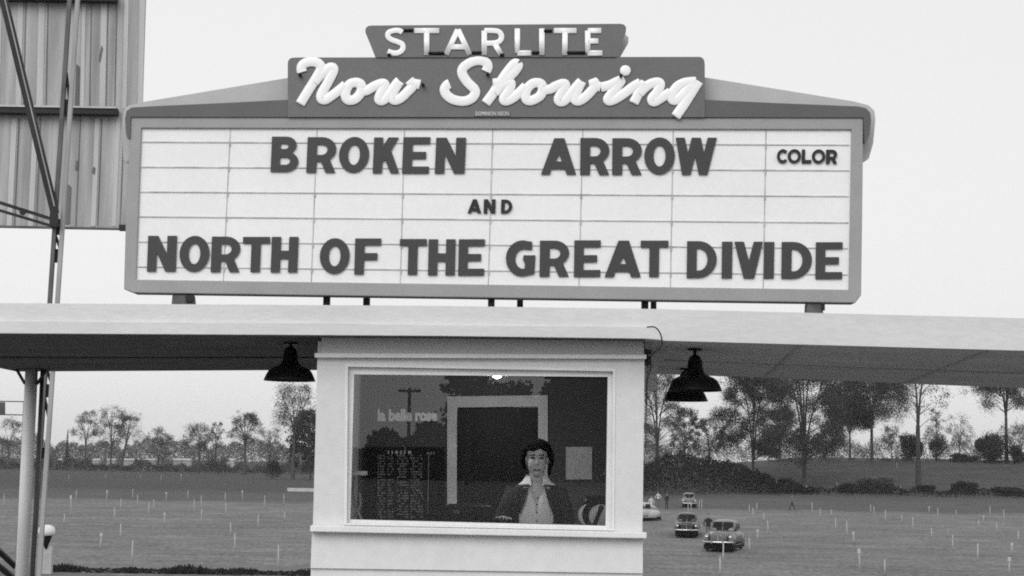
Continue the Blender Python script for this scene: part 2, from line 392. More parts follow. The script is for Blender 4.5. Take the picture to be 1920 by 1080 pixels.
Sh += [[a3(*p) for p in smooth_path(L, 5)] for L in [
    [(282, 400), (258, 398), (205, 460), (150, 540), (95, 625), (42, 697)],
    [(282, 400), (284, 420), (240, 478), (160, 535), (95, 545)],
    [(108, 620), (165, 560), (215, 540), (232, 552), (215, 605), (180, 655), (190, 678), (240, 660), (300, 610), (345, 565)],
    [(470, 570), (450, 545), (400, 545), (355, 585), (340, 635), (355, 672), (395, 672), (450, 640), (472, 590), (460, 555)],
    [(455, 600), (530, 588), (560, 570), (620, 548), (640, 560), (610, 620), (588, 668), (615, 685), (660, 650), (720, 575), (762, 530)],
    [(762, 530), (725, 610), (712, 665), (740, 678), (790, 648), (850, 585), (862, 548), (850, 532), (862, 560), (905, 572)],
    [(905, 575), (970, 560), (1040, 528), (1055, 530), (1005, 600), (960, 660), (975, 678), (1030, 655), (1090, 615), (1150, 570), (1205, 540)],
    [(1240, 535), (1195, 610), (1152, 695)],
    [(1190, 625), (1260, 560), (1320, 538), (1352, 550), (1330, 610), (1290, 660), (1305, 685), (1360, 655), (1430, 610)],
    [(1622, 532), (1540, 540), (1480, 570), (1440, 630), (1448, 672), (1490, 660), (1550, 600), (1600, 545)],
    [(1640, 530), (1590, 610), (1530, 705), (1466, 796)]]]
rw = 9.7
mb = MB(); strokes(mb, Nw, rw, YS - .027); mb.build('neon_word', M_neon, sign)
mb = MB(); strokes(mb, Sh, rw, YS - .027); c = P(*a3(1090, 450), YS - .027)
mb.ell(c, (.037, .008, .037)); mb.build('neon_word', M_neon, sign)
for q in [a2(185, 525), a2(1192, 608), a2(1722, 520), a3(1058, 488)]:
    mb = MB(); mb.lathe([(.006, -.02), (.011, -.012), (.011, .02)], P(q[0], q[1], YS - .05), 10, axis='y'); mb.build('tube_end', M_black, sign)
mb = MB(); mb.prism([[(889, 207.5), (957, 207.5), (957, 217.8), (889, 217.8)]], YS - .024, .004); plate = mb.build('maker_plate', M_panel, sign)
mb = MB(); font_prism(mb, 'DOMINION NEON', 891.5, 209, 954, 216.4, YS - .026); mb.build('plate_lettering', mat('plate_white', .6, .5), plate)
# stub legs standing on the canopy roof (z = roof deck)
ZR_ = 2.47
for x0, x1, Y, blk in [(606, 618, 10.5, 1), (681, 693, 10.9, 1), (915, 927.5, 10.47, 1), (969.5, 981, 10.95, 1), (1203.5, 1216, 10.5, 1), (1221, 1231, 10.95, 1)]:
    a = P(x0, 560, Y); b = P(x1, 560, Y); mb = MB(); zt = P((x0 + x1) / 2, 555.5 + (x0 - 930) * .0145, YS).z
    mb.box((a.x, Y, ZR_), (b.x, Y + .05, zt + .05)); mb.box((a.x - .03, Y - .02, ZR_ - .012), (b.x + .03, Y + .07, ZR_))
    mb.build('support_leg', M_iron2, sign)
for x0, x1 in [(323, 366), (1514, 1547)]:
    a = P(x0, 560, YS + .02); b = P(x1, 560, YS + .02); mb = MB(); zt = P((x0 + x1) / 2, 550 + (x0 - 250) * .0137, YS).z
    mb.prism3([[Vector((a.x, YS + .02, zt - .004)), Vector((b.x - .02, YS + .02, zt - .004)), Vector((b.x + .006, YS + .02, ZR_)), Vector((a.x - .01, YS + .02, ZR_))]], .1)
    mb.box((a.x + .09, YS - .0, zt - .05), (b.x - .005, YS + .018, zt - .006), 1)
    mb.build('support_leg', [mat('sign_foot_steel', .13, .6, .5, 5), M_iron2], sign)

# ------------------------------------------------------------------ changeable letters
def E_(*extra): return [(0, 0), (0, 1), (1, 1), (1, .81), (.36, .81), (.36, .595), (.87, .595), (.87, .4), (.36, .4), (.36, .19), (1, .19), (1, 0)]
ring = lambda th_x, th_y: [arc(.5, .5, .5, .5, 0, 360, 32)[:-1], arc(.5, .5, .5 - th_x, .5 - th_y, 0, 360, 28)[:-1]]
GLY = {
 'B': [[(0, 0), (0, 1)] + arc(.53, .755, .38, .245, 90, -48, 9) + arc(.55, .285, .45, .285, 62, -90, 10), [(.33, .65), (.33, .80), (.50, .80)] + arc(.5, .725, .12, .075, 80, -80, 5) + [(.5, .65)], [(.33, .2), (.33, .41), (.55, .41)] + arc(.55, .305, .15, .105, 80, -80, 5) + [(.55, .2)]],
 'R': [[(0, 0), (0, 1)] + arc(.5, .655, .5, .345, 90, -52, 12) + [(.80, .355), (1, 0), (.66, 0), (.5, .29), (.45, .31), (.35, .31), (.34, 0)], [(.34, .5), (.34, .79), (.5, .79)] + arc(.5, .645, .2, .145, 80, -80, 8) + [(.5, .5)]],
 'O': ring(.305, .215), 
 'K': [[(0, 0), (0, 1), (.34, 1), (.35, .73), (.36, .77), (.54, 1), (.93, 1), (.66, .63), (1, 0), (.67, 0), (.44, .38), (.36, .30), (.345, 0)]],
 'E': [E_()], 'N': [[(0, 0), (0, 1), (.35, 1), (.67, .5), (.67, 1), (1, 1), (1, 0), (.64, 0), (.32, .53), (.32, 0)]],
 'A': [[(0, 0), (.37, 1), (.66, 1), (1, 0), (.735, 0), (.68, .145), (.30, .145), (.255, 0)], [(.425, .36), (.51, .56), (.59, .36)]],
 'W': [[(0, 1), (.22, 1), (.305, .6), (.39, 1), (.61, 1), (.69, .6), (.775, 1), (1, 1), (.78, 0), (.57, 0), (.475, .49), (.375, 0), (.165, 0)]],
 'C': [arc(.55, .5, .55, .5, 38, 322, 22) + arc(.55, .5, .3, .28, 318, 42, 16)],
 'L': [[(0, 0), (0, 1), (.34, 1), (.34, .24), (1, .24), (1, 0)]],
 'D': [[(0, 0), (0, 1)] + arc(.38, .5, .62, .5, 90, -90, 18), [(.33, .2), (.33, .8)] + arc(.4, .5, .29, .3, 90, -90, 12)],
 'T': [[(0, 1), (1, 1), (1, .81), (.67, .81), (.67, 0), (.32, 0), (.32, .81), (0, .81)]],
 'H': [[(0, 0), (0, 1), (.35, 1), (.35, .61), (.65, .61), (.65, 1), (1, 1), (1, 0), (.65, 0), (.65, .38), (.35, .38), (.35, 0)]],
 'F': [[(0, 0), (0, 1), (1, 1), (1, .81), (.37, .81), (.37, .595), (.87, .595), (.87, .4), (.37, .4), (.36, 0)]],
 'G': [[(.88, .965)] + arc(.56, .5, .56, .5, 72, 288, 20) + [(.97, .06), (1, .585), (.59, .585), (.58, .45), (.645, .37), (.64, .215)] + arc(.6, .48, .28, .275, 258, 84, 14) + [(.88, .735)]],
 'V': [[(0, 1), (.335, 1), (.52, .48), (.68, 1), (1, 1), (.715, 0), (.345, 0)]],
 'I': [[(0, 0), (0, 1), (1, 1), (1, 0)]],
}
SMALL = {'C': [arc(.52, .5, .52, .5, 40, 320, 22) + arc(.52, .5, .28, .28, 316, 44, 16)], 'O': ring(.22, .2)}
ORD = ['first', 'second', 'third', 'fourth', 'fifth', 'sixth']
def word(txt, cells, where, sl, small=False):
    for k, (ch, (x0, x1, y0, y1)) in enumerate(zip(txt, cells)):
        g = (SMALL.get(ch) if small else None) or GLY[ch]
        loops = [[(x0 + (x1 - x0) * u + sl * (y1 - y0) * (v - .5), y1 - (y1 - y0) * v) for u, v in L] for L in g]
        mb = MB(); mb.prism(loops, YS + .006, .0055)
        o = mb.build('marquee_letter', M_letter2 if small else M_letter)
        tag(o, f'{"small black" if small else "tall dark"} letter {ch}, {ORD[k]} in {txt} {where}', 'letter', 'changeable letters on the marquee')
word('BROKEN', [(508.5, 560, 256, 322), (575.5, 630, 257, 323.5), (635.5, 692, 256.5, 323.5), (700, 750, 257.5, 324.5), (755, 805.5, 257, 325), (816.5, 872.5, 258, 325)], 'on the top rail', .045)
word('ARROW', [(1014.5, 1080.5, 259, 327), (1088, 1142.5, 258.5, 327.5), (1148, 1203.5, 259, 327.5), (1208, 1265.5, 257.5, 327), (1266.5, 1344, 258, 327.5)], 'on the top rail', .01)
word('COLOR', [(1457, 1478, 279.5, 306), (1477, 1502, 279.5, 306), (1503.5, 1521.5, 280, 306), (1522.5, 1547.5, 280, 306.5), (1549, 1570, 280.5, 307)], 'at the right of the board', .02, True)
word('AND', [(877, 902.5, 373.5, 399.5), (907, 929, 373.5, 400), (939.5, 960.5, 374, 400)], 'in the middle of the board', .03, True)
word('NORTH', [(276.5, 330.5, 442, 509), (336.5, 392.5, 442, 509.5), (396, 450, 443.5, 510), (454.5, 505, 444, 510), (508.5, 558.5, 444, 510.5)], 'on the bottom rail', .04)
word('OF', [(599.5, 655.5, 446.5, 513.5), (665, 714, 447, 514.5)], 'on the bottom rail', .03)
word('THE', [(749, 799.5, 448, 515), (803, 853.5, 448.5, 516), (859.5, 908.5, 448.5, 516.5)], 'on the bottom rail', .025)
word('GREAT', [(948.5, 1004, 450.5, 518), (1012, 1067, 451, 518.5), (1076.5, 1126, 450.5, 519), (1134, 1202, 451, 519.5), (1201, 1253, 451, 519)], 'on the bottom rail', .015)
word('DIVIDE', [(1288, 1344, 452, 521), (1353.5, 1373, 453, 521.5), (1376.5, 1430, 453, 522), (1432.5, 1451.5, 453.5, 522), (1465.5, 1522.5, 453.5, 522.5), (1529.5, 1579.5, 454, 523)], 'on the bottom rail', .015)
# ================================================================== ticket booth
YB = 10.5; YW = 12.75
XL = P(592, 850, YB).x; XR = P(1207, 850, YB).x
booth = thing('ticket_booth', 'white boarded ticket booth with one large window under the canopy', 'booth', (P(900, 900, YB).x, YB + 1.1, 0))
mb = MB()
o_ = [(596, 640), (1206.5, 638), (1208.5, 674), (1206, 900), (1204.5, 1000), (1203, 1014), (587, 1002), (586.5, 990), (590.5, 850), (595, 672)]
hole = [(652, 687), (1149.6, 695.8), (1147.2, 992), (650, 981)]
mb.prism([o_, hole], YB, .06); wall = mb.build('front_wall', M_wall, booth)
mb = MB()                                                            # lap siding under the sill, each board tilted out at its foot
zz = P(900, 1004, YB).z
while zz > 0:
    z1 = max(0, zz - .225)
    a, b = XL - .01, XR - .002
    vs = [(a, YB + .004, zz), (b, YB + .004, zz), (b, YB - .016, z1), (a, YB - .016, z1), (a, YB + .05, zz), (b, YB + .05, zz), (b, YB + .05, z1), (a, YB + .05, z1)]
    mb.add(vs, [(0, 1, 2, 3), (4, 7, 6, 5), (0, 4, 5, 1), (1, 5, 6, 2), (2, 6, 7, 3), (3, 7, 4, 0)]); zz = z1 - .0
mb.build('lap_siding', M_wall, booth, weld=False)
mb = MB(); mb.prism([[(603, 628), (1205, 634), (1206.5, 664.5), (602, 662)]], YB - .012, .01); mb.build('frieze_board', M_wall, booth)
mb = MB(); mb.prism([[(590, 662), (1212, 665), (1212, 672.5), (590, 670)]], YB - .05, .048); mb.build('head_moulding', M_trim, booth)
win = MB(); win.prism([[(652.6, 687.6), (1149, 696.4), (1146.6, 991.4), (650.6, 980.4)], [(664, 702), (1140, 706.5), (1135.5, 986), (656.5, 974)]], YB + .035, .05)
wf = win.build('window_frame', M_trim, booth)
mb = MB()                                                            # mitred casing, proud of the wall
mb.prism([[(647, 683), (1154, 691.5), (1151.5, 995), (645, 984)], [(652.2, 687.3), (1149.3, 696.1), (1147, 991.7), (650.3, 980.7)]], YB - .008, .04); mb.build('window_casing', M_trim, booth)
mb = MB(); mb.prism([[(658, 698), (1145, 702), (1140, 990), (652, 978)]], YB + .06, .006); mb.build('window_pane', glass_mat(), wf)
mb = MB(); mb.prism([[(581.5, 985), (1213, 998.5), (1212.5, 1010), (581, 997)]], YB - .07, .068); mb.build('window_sill', M_trim, booth, bevel=.006)
# side, back walls, floor, ceiling, roof
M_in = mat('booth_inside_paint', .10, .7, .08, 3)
ZC = 2.285
for x0 in (XL, XR - .07):                                            # side walls with the serving windows to the two drive lanes
    mb = MB(); y0, y1, ya, yb = YB + .062, YW + .12, YB + .55, YB + 1.75
    mb.box((x0, y0, 0), (x0 + .07, y1, 1.15)); mb.box((x0, y0, 2.1), (x0 + .07, y1, 2.34)); mb.box((x0, y0, 1.15), (x0 + .07, ya, 2.1)); mb.box((x0, yb, 1.15), (x0 + .07, y1, 2.1))
    sw = mb.build('side_wall', M_wall, booth)
    mb = MB(); x1 = x0 - .012 if x0 == XL else x0 + .072
    mb.box((x1, ya - .06, 1.09), (x1 + .01, yb + .06, 1.148)); mb.box((x1, ya - .06, 2.102), (x1 + .01, yb + .06, 2.16)); mb.box((x1, ya - .06, 1.15), (x1 + .01, ya, 2.1)); mb.box((x1, yb, 1.15), (x1 + .01, yb + .06, 2.1)); mb.build('side_window_frame', M_trim, sw)
dl, dr, dt = P(856, 800, YW).x, P(1010, 800, YW).x, P(930, 762, YW).z
mb = MB()
mb.box((XL + .07, YW, .1), (dl - .005, YW + .11, ZC)); mb.box((dr + .005, YW, .1), (XR - .07, YW + .11, ZC)); mb.box((dl - .005, YW, dt + .003), (dr + .005, YW + .11, ZC))
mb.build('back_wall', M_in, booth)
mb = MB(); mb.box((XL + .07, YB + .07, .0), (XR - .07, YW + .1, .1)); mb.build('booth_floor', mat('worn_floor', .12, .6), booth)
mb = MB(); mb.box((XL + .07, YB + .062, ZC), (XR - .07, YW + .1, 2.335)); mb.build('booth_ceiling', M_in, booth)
door = MB(); door.box((dl, YW + .05, .1), (dr, YW + .09, dt)); M_door = mat('dark_door', .016, .5, .2, 2)
dr_o = door.build('door', M_door, booth)
pn = MB()
for z0, z1 in ((.3, 1.0), (1.12, 1.95)): pn.box((dl + .14, YW + .04, z0), (dr - .14, YW + .049, z1))
pn.build('door_panel', M_door, dr_o)
kn = MB(); kn.ell((dl + .07, YW + .01, 1.07), (.025, .025, .025)); kn.build('door_knob', M_iron, dr_o)
df = MB()
df.prism([[(838.5, 743.5), (1027, 741), (1027, 1290), (1009, 1290), (1009, 762), (856.5, 764), (856.5, 1290), (838, 1290)]], YW - .03, .028)
df.build('door_frame', mat('door_frame_paint', .78, .5), booth)
# inside: shelf, notice board, paper, ceiling lamp, counter
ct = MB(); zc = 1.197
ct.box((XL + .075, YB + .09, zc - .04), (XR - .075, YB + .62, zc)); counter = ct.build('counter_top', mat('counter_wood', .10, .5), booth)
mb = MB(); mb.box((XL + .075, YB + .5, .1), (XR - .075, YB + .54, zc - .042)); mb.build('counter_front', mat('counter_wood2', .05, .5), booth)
nb = thing('notice_board', 'large black price board with rows of white lettering on the left inner wall', 'board', P(762, 972, YW - .03))
mb = MB(); mb.prism([[(687, 838), (834, 838), (833, 985), (685, 985)]], YW - .045, .04); bk = mb.build('board_panel', mat('black_board', .006, .6, .2), nb)
mb = MB(); rnd = random.Random(11)
cols = [(708, 722), (727, 737), (745, 765), (770, 792)]
for k in range(24):
    y = 853 + k * 5.0
    for x0, x1 in cols:
        x = x0
        while x < x1 - 1:
            wd = rnd.uniform(1.2, 3.2)
            if rnd.random() < (.75 if k < 12 or x0 < 745 else .6): mb.prism([[(x, y), (x + wd, y), (x + wd, y + 2.8), (x, y + 2.8)]], YW - .048, .003)
            x += wd + rnd.uniform(.7, 1.8)
mb.prism([[(803.5, 853), (804.8, 853), (802.5, 962), (801, 962)]], YW - .048, .003)
for x in (800.5, 806, 811.5): mb.prism([[(x, 848), (x + 4, 848), (x + 4, 852), (x, 852)]], YW - .048, .003)
mb.build('board_lettering', mat('dull_chalk', .26, .7, .4, 30), nb)
mb = MB()
for x0, wd in [(727, 2.6), (734, 2.6), (741, 5), (750, 4), (757, 3), (765, 6)]: mb.prism([[(x0, 845), (x0 + wd, 845), (x0 + wd, 851.5), (x0, 851.5)]], YW - .048, .003)
mb.build('board_heading', mat('bright_chalk', .5, .7), nb)
mb = MB(); font_prism(mb, 'la belle rose', 708, 767, 820, 790, YW - .008, bold=.05); t = mb.build('wall_lettering', mat('cut_paper', .88, .7), booth)
pp = MB(); vs = []
for i in range(6):
    for j in range(7):
        p = P(lerp(1061, 1110, i / 5), lerp(838, 899, j / 6), YW - .004 - .012 * abs(math.sin(j * .6)) * (i / 5)); vs.append(p)
pp.add(vs, [(i * 7 + j, i * 7 + j + 1, i * 7 + j + 8, i * 7 + j + 7) for i in range(5) for j in range(6)])
o = pp.build('paper_notice', mat('paper', .62, .8, .12, 30)); tag(o, 'pale sheet of paper pinned to the inner wall beside the door', 'paper')
lp = thing('ceiling_light', 'small glowing globe lamp on the booth ceiling', 'light', P(932, 690, 11.45))
c = P(932, 701, 11.45); mb = MB(); mb.lathe([(.028, ZC - c.z), (.042, ZC - c.z - .008), (.04, .012)], c, 20); mb.build('lamp_base', M_trim, lp)
mb = MB(); mb.ell(c, (.038, .038, .034)); mb.build('lamp_globe', emit('lit_globe', 2.2), lp)
ld = bpy.data.lights.new('globe_light', 'POINT'); ld.energy = 13; ld.shadow_soft_size = .08
lo = bpy.data.objects.new('globe_light', ld); COL.objects.link(lo); lo.parent = lp; lo.location = c + Vector((0, 0, -.09)) - wloc(lp)
# bracket shelf on the inner left wall
sb = thing('wall_shelf', 'short pale bracket shelf at the left edge of the booth window', 'shelf', P(672, 888, YB + .3))
mb = MB(); a = P(656, 883, YB + .3); b = P(685, 891, YB + .3); mb.box((XL + .072, YB + .25, b.z), (b.x, YB + .45, a.z)); mb.build('shelf_board', M_trim, sb)
mb = MB(); mb.beam((b.x - .12, YB + .34, b.z - .001), (XL + .09, YB + .34, b.z - .2), .02, .02); mb.build('shelf_bracket', M_iron, sb)
cc = thing('cord_coil', 'loosely twisted pale cord hanging in the lower left corner of the window', 'cord', P(672, 975, YB + .16))
mb = MB(); pts = smooth_path([P(*q) for q in [(664, 893, YB + .18), (662, 925, YB + .18), (666, 950, YB + .16), (678, 975, YB + .14), (672, 990, YB + .14), (664, 972, YB + .16), (676, 948, YB + .18), (674, 925, YB + .2)]], 5)
mb.tube(pts, .009, 6); mb.build('cord', mat('pale_cord', .3, .7), cc)
# dial machine
dm = thing('dial_machine', 'dark rounded counter machine with pale round dial and dark pointer', 'dial', P(1116, 990, YB + .25))
k = (YB + .25) / 3000
c = P(1121, 963, YB + .25)
mb = MB(); mb.lathe([(.001, .14), (25 * k, .14), (33 * k, .10), (34 * k, .02), (30 * k, -.0)], c, 30, axis='y')
zb = zc
mb.box((c.x - .10, c.y + .012, zb), (c.x + .075, c.y + .13, c.z)); mb.box((c.x - .075, c.y + .015, c.z), (c.x + .075, c.y + .12, c.z + 32 * k)); mb.build('case', M_black, dm)
mb = MB(); mb.lathe([(.001, -.012), (20 * k, -.012), (22 * k, -.006), (22 * k, .0)], P(1126, 968, YB + .25), 28, axis='y'); mb.build('dial_face', mat('dial_white', .5, .5, .1, 20), dm)
mb = MB(); p0 = P(1112, 990, YB + .23); p1 = P(1127, 952, YB + .23); mb.beam(p0, p1, 7 * k, .006); mb.ell(p1, (5 * k, .006, 5 * k)); mb.build('pointer', M_black, dm)
mb = MB(); mb.tube([P(1121 + 33 * math.cos(R(t)), 966 - 27 * math.sin(R(t)), YB + .235) for t in range(130, 236, 7)], [.002 + .014 * math.sin(math.pi * i / 15) for i in range(16)], 8); mb.build('rim', mat('dial_rim', .6, .4), dm)
# fittings on the right corner
cb = thing('cable_run', 'thin looping cables and clips running down the right corner of the booth', 'cable', P(1214, 760, YB + .02))
mb = MB(); mb.tube(smooth_path([P(*q) for q in [(1213, 613.5, 9.945), (1226, 613, 9.94), (1235, 620, 9.95), (1240.5, 634, 9.98), (1240, 650, 10.1), (1226, 662, 10.4), (1219, 672, YB), (1220, 690, YB), (1213, 720, YB), (1212.5, 760, YB)]], 6), .0045, 6); mb.build('cable', M_iron2, cb)
mb = MB(); mb.tube(smooth_path([P(*q) for q in [(1211, 655, YB + .03), (1215, 668, YB + .03), (1214, 700, YB + .04), (1211.5, 745, YB + .05), (1211, 840, YB + .05)]], 6), .005, 6); mb.build('cable', M_iron, cb)
for y in (660, 671, 680):
    mb = MB(); a = P(1208, y, YB + .03); mb.lathe([(.016, 0), (.02, .015), (.012, .03), (.018, .045)], a, 10, axis='x'); mb.build('insulator', M_iron2, cb)
dp = thing('meter_box', 'narrow white box fixed to the right side wall of the booth', 'box', P(1226, 730, YB + .7))
mb = MB(); a = P(1213, 684, YB + .7); b = P(1232, 730, YB + .7); mb.box((XR + .003, YB + .7, b.z), (b.x, YB + .95, a.z)); mb.build('box_body', M_trim, dp, bevel=.006)
mb = MB(); mb.box((XR + .012, YB + .69, b.z + .02), (b.x - .012, YB + .699, a.z - .02)); mb.build('box_door', M_trim, dp)

cx_ = thing('cash_box', 'low dark box on the counter at the foot of the pale left door jamb', 'box', P(880, 985, 10.95))
a, b = P(832, 947, 10.95), P(922, 985, 10.95); zc_ = zc
mb = MB(); mb.box((a.x, 10.95, zc_ + .001), (b.x, 11.12, a.z)); mb.build('box_body', M_black, cx_, bevel=.008)
mb = MB(); mb.box((a.x + .03, 10.99, a.z + .0005), (b.x - .03, 11.08, a.z + .008)); mb.build('lid_plate', M_iron2, cx_)
mb = MB(); mb.box((P(851, 958, 10.94).x, 10.941, P(851, 963, 10.94).z), (P(862, 958, 10.94).x, 10.949, P(851, 956, 10.94).z)); mb.build('name_label', M_iron, cx_)
# ================================================================== canopy
YF = 10.27; YK = 14.0
can = thing('canopy', 'long flat white canopy roof over both drive lanes', 'canopy', P(900, 600, 12))
TOP = [(-325, 566), (0, 568.3), (640, 572.3), (840, 573.7), (1240, 579.5), (1920, 596.7), (2600, 614)]
BOT = [(-325, 623), (0, 625), (600, 628.3), (840, 630), (1210, 635), (1250, 638.7), (1920, 657.5), (2600, 677)]
mb = MB(); mb.prism([TOP + BOT[::-1]], YF, .035); mb.build('fascia', M_fascia, can)
st = [(-325, 600), (0, 602.5), (640, 606.8), (840, 610.3), (1205, 613), (1222, 613), (1232, 618), (1238, 627), (1239, 637.0)]
bt = [(1210, 634.6), (840, 629.6), (600, 627.9), (0, 624.6), (-325, 622.6)]
mb = MB(); mb.prism([st + bt], YF - .03, .028); mb.build('lower_fascia', M_fascia, can)
BK = [(-700, 703), (60, 696.2), (590, 693.3), (900, 695), (1240, 700.6), (1920, 727.6), (2600, 756)]
def bot(x): return interp(BOT, x)
def bk(x): return interp(BK, x)
def soff(x, t):
    a = P(x, bot(x), YF + .037); b = P(x, bk(x), YK); a.z -= .002
    xb = x if x > 300 else 300 - (300 - x) * .432             # the left end of the roof is cut square
    b = P(xb, bk(xb), YK)
    return a.lerp(b, t)
def sheet(x0, x1, name, m):
    mb = MB(); xs = [lerp(x0, x1, i / 12) for i in range(13)]; lo = []; 
    for x in xs:
        for t in (0, .25, .5, .75, 1): lo.append(soff(x, t))
    n = 5; N = len(lo); up = [p + Vector((0, 0, .02)) for p in lo]
    fs = []
    for i in range(12):
        for j in range(4):
            q = (i * n + j, i * n + j + 1, (i + 1) * n + j + 1, (i + 1) * n + j); fs += [q, tuple(k + N for k in reversed(q))]
    for i in range(12): fs += [(i * n, (i + 1) * n, (i + 1) * n + N, i * n + N), (i * n + 4, i * n + 4 + N, (i + 1) * n + 4 + N, (i + 1) * n + 4)]
    mb.add(lo + up, fs); return mb.build(name, m, can)
sheet(-325, 1209, 'soffit', M_soffit)['label'] = 'boarded underside, deeper shade put into its dark colour'
sheet(1209.2, 2600, 'soffit', M_soffit2)['label'] = 'boarded underside, brighter light put into its pale colour'
def strip(q, w_, name, m):
    mb = MB(); pts = [soff(x, t) - Vector((0, 0, .004)) for x, t in q]
    for a, b in zip(pts, pts[1:]): mb.beam(a, b, w_, .008, up=(0, 0, 1))
    mb.build(name, m, can)
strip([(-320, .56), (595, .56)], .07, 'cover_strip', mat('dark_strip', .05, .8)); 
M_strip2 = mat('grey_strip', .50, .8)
strip([(1245, .5), (1600, .52), (2400, .52)], .03, 'cover_strip', M_strip2)
strip([(1500, .02), (1435, .98)], .03, 'cover_strip', M_strip2)
strip([(1850, .02), (1700, .98)], .04, 'cover_strip', M_strip2)
mb = MB()                                                            # roof deck
def topz(x): return P(x, interp(TOP, x), YF)
xs = [-325, 0, 640, 1240, 1920, 2600]; a = []; 
for x in xs:
    p = topz(x); q = soff(x, 1.0); zt = min(p.z - .05, 2.47) if 0 <= x <= 1920 else p.z - .06
    a.append((Vector((p.x, YF + .037, zt)), Vector((q.x, YK + .0, zt))))
vs = [p for pr in a for p in pr]; dn = [p - Vector((0, 0, .04)) for p in vs]; N = len(vs)
fs = []
for i in range(len(xs) - 1):
    q = (2 * i, 2 * i + 1, 2 * i + 3, 2 * i + 2); fs += [q, tuple(k + N for k in reversed(q)), (2 * i, 2 * i + 2, 2 * i + 2 + N, 2 * i + N), (2 * i + 1, 2 * i + 3, 2 * i + 3 + N, 2 * i + 1 + N)]
mb.add(vs + dn, fs); mb.build('roof_deck', M_iron, can)
mb = MB(); L = [soff(x, 1.0) for x in [lerp(-325, 2600, i / 20) for i in range(21)]]
rb = []
for i, p in enumerate(L):
    x = lerp(-325, 2600, i / 20); zt = topz(x).z - .06
    rb.append([p + Vector((0, .003, 0)), p + Vector((0, .033, 0)), Vector((p.x, p.y + .033, zt)), Vector((p.x, p.y + .003, zt))])
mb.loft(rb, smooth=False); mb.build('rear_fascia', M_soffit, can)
# steel pipe post with brackets at the back left
pb = P(50, 885, 13.75); zt = soff(60, .94).z
po = thing('canopy_post', 'round steel pipe post holding up the left end of the canopy', 'post', (pb.x, pb.y, 0))
mb = MB(); mb.tube([(pb.x, pb.y, 0), (pb.x, pb.y, zt - .01)], .053, 20); mb.build('pipe', M_post, po)
mb = MB(); mb.box((pb.x - .11, pb.y - .11, zt - .012), (pb.x + .11, pb.y + .11, zt - .002)); mb.build('cap_plate', M_iron2, po)
for s in (-1, 1):
    mb = MB(); mb.beam((pb.x + s * .05, pb.y, zt - .14), (pb.x + s * .13, pb.y, zt - .013), .012, .06); mb.build('bracket', M_iron2, po)
mb = MB(); mb.tube([(pb.x + .078, pb.y + .05, 0), (pb.x + .078, pb.y + .05, zt - .013)], .018, 10); mb.build('conduit', M_iron, po)
# shaded floodlights hanging from the soffit
def lamp(px, pyb, Y, wpx, label, tpx):
    k = Y / 3000; b = P(px, pyb, Y); t = thing('hanging_lamp', label, 'lamp', (b.x, Y, b.z), 'shaded lamps under the canopy')
    r = wpx / 2 * k; s = r / 49
    zt = soff(tpx, (Y - YF) / (YK - YF)).z - .001
    pr = [(49, 0), (47.5, 4), (44, 12), (40, 19), (33, 24), (23, 28), (17, 33), (14, 40), (12.5, 55), (9, 62), (4, 65)]
    mb = MB(); prof = [(a * s, h * s) for a, h in pr]; inn = [(max(a - 1.6, .5) * s, (h - 1.6) * s if h > 2 else 0) for a, h in pr[:-2]]
    mb.lathe(inn[::-1] + prof, (b.x, Y, b.z), 32); mb.build('shade', M_black, t)
    mb = MB(); mb.tube([(b.x, Y, b.z + 62 * s), (b.x, Y, zt)], .012, 10); mb.lathe([(.05, -.014), (.05, 0)], (b.x, Y, zt), 16); mb.build('stem', M_black, t)
    mb = MB(); mb.ell((b.x, Y, b.z + 22 * s), (12 * s, 12 * s, 15 * s)); mb.build('bulb', M_trim, t)
lamp(543, 714, 10.9, 97, 'black dish lamp hanging left of the booth window', 543)
lamp(1303, 733, 10.9, 102, 'black dish lamp hanging right of the booth, nearer of two', 1303)
lamp(1285, 752, 13.1, 85, 'black dish lamp hanging right of the booth, lower and farther of two', 1285)
# ================================================================== back of the screen tower
YT = 20.0
tow = thing('screen_tower', 'tall wooden back of the outdoor screen on a steel lattice frame', 'screen', (P(0, 800, YT).x, YT, 0))
M_side = mat('weathered_boards', .38, .8, .36, 2.6, stretch=(2.5, 1, .12), fine=.06)
M_side2 = mat('paler_boards', .52, .8, .15, 2.2, stretch=(2.5, 1, .2))
M_stain = mat('stained_boards', .15, .8, .3, 3, stretch=(2, 1, .4))
mb = MB()
mb.prism([[(-700, -330), (284, -330), (272, 0), (258.5, 431.5), (0, 425.5), (-700, 410)]], YT, .06)
def vb(x_top, x_bot, wd, y0, y1, mi, d=.008):
    mb.prism([[(x_top, y0), (x_top + wd, y0), (x_bot + wd, y1), (x_bot, y1)]], YT - d, d - .002, mi)
for xt, xb, wd in [(-140, -160, 10), (-90, -108, 11), (-45, -60, 9), (2, -10, 9), (41, 29, 10), (80, 68, 12), (196, 186, 11), (240, 229, 8), (160, 150, 7)]: vb(xt, xb, wd, -330, 204, 1)
for xt, xb, wd in [(-150, -160, 10), (-100, -110, 10), (-60, -72, 11), (22, 12, 10), (62, 52, 10), (178, 170, 9), (218, 209, 8)]: vb(xt, xb, wd, 222, 424, 1)
for xt, xb, wd in [(55, 43, 2), (96, 85, 2), (208, 198, 2), (176, 167, 2), (225, 214, 2)]: vb(xt, xb, wd, -330, 204, 2, .005)
for xt, xb, wd in [(35, 26, 2), (75, 67, 2), (190, 182, 2), (150, 141, 2), (232, 224, 2)]: vb(xt, xb, wd, 222, 424, 2, .005)
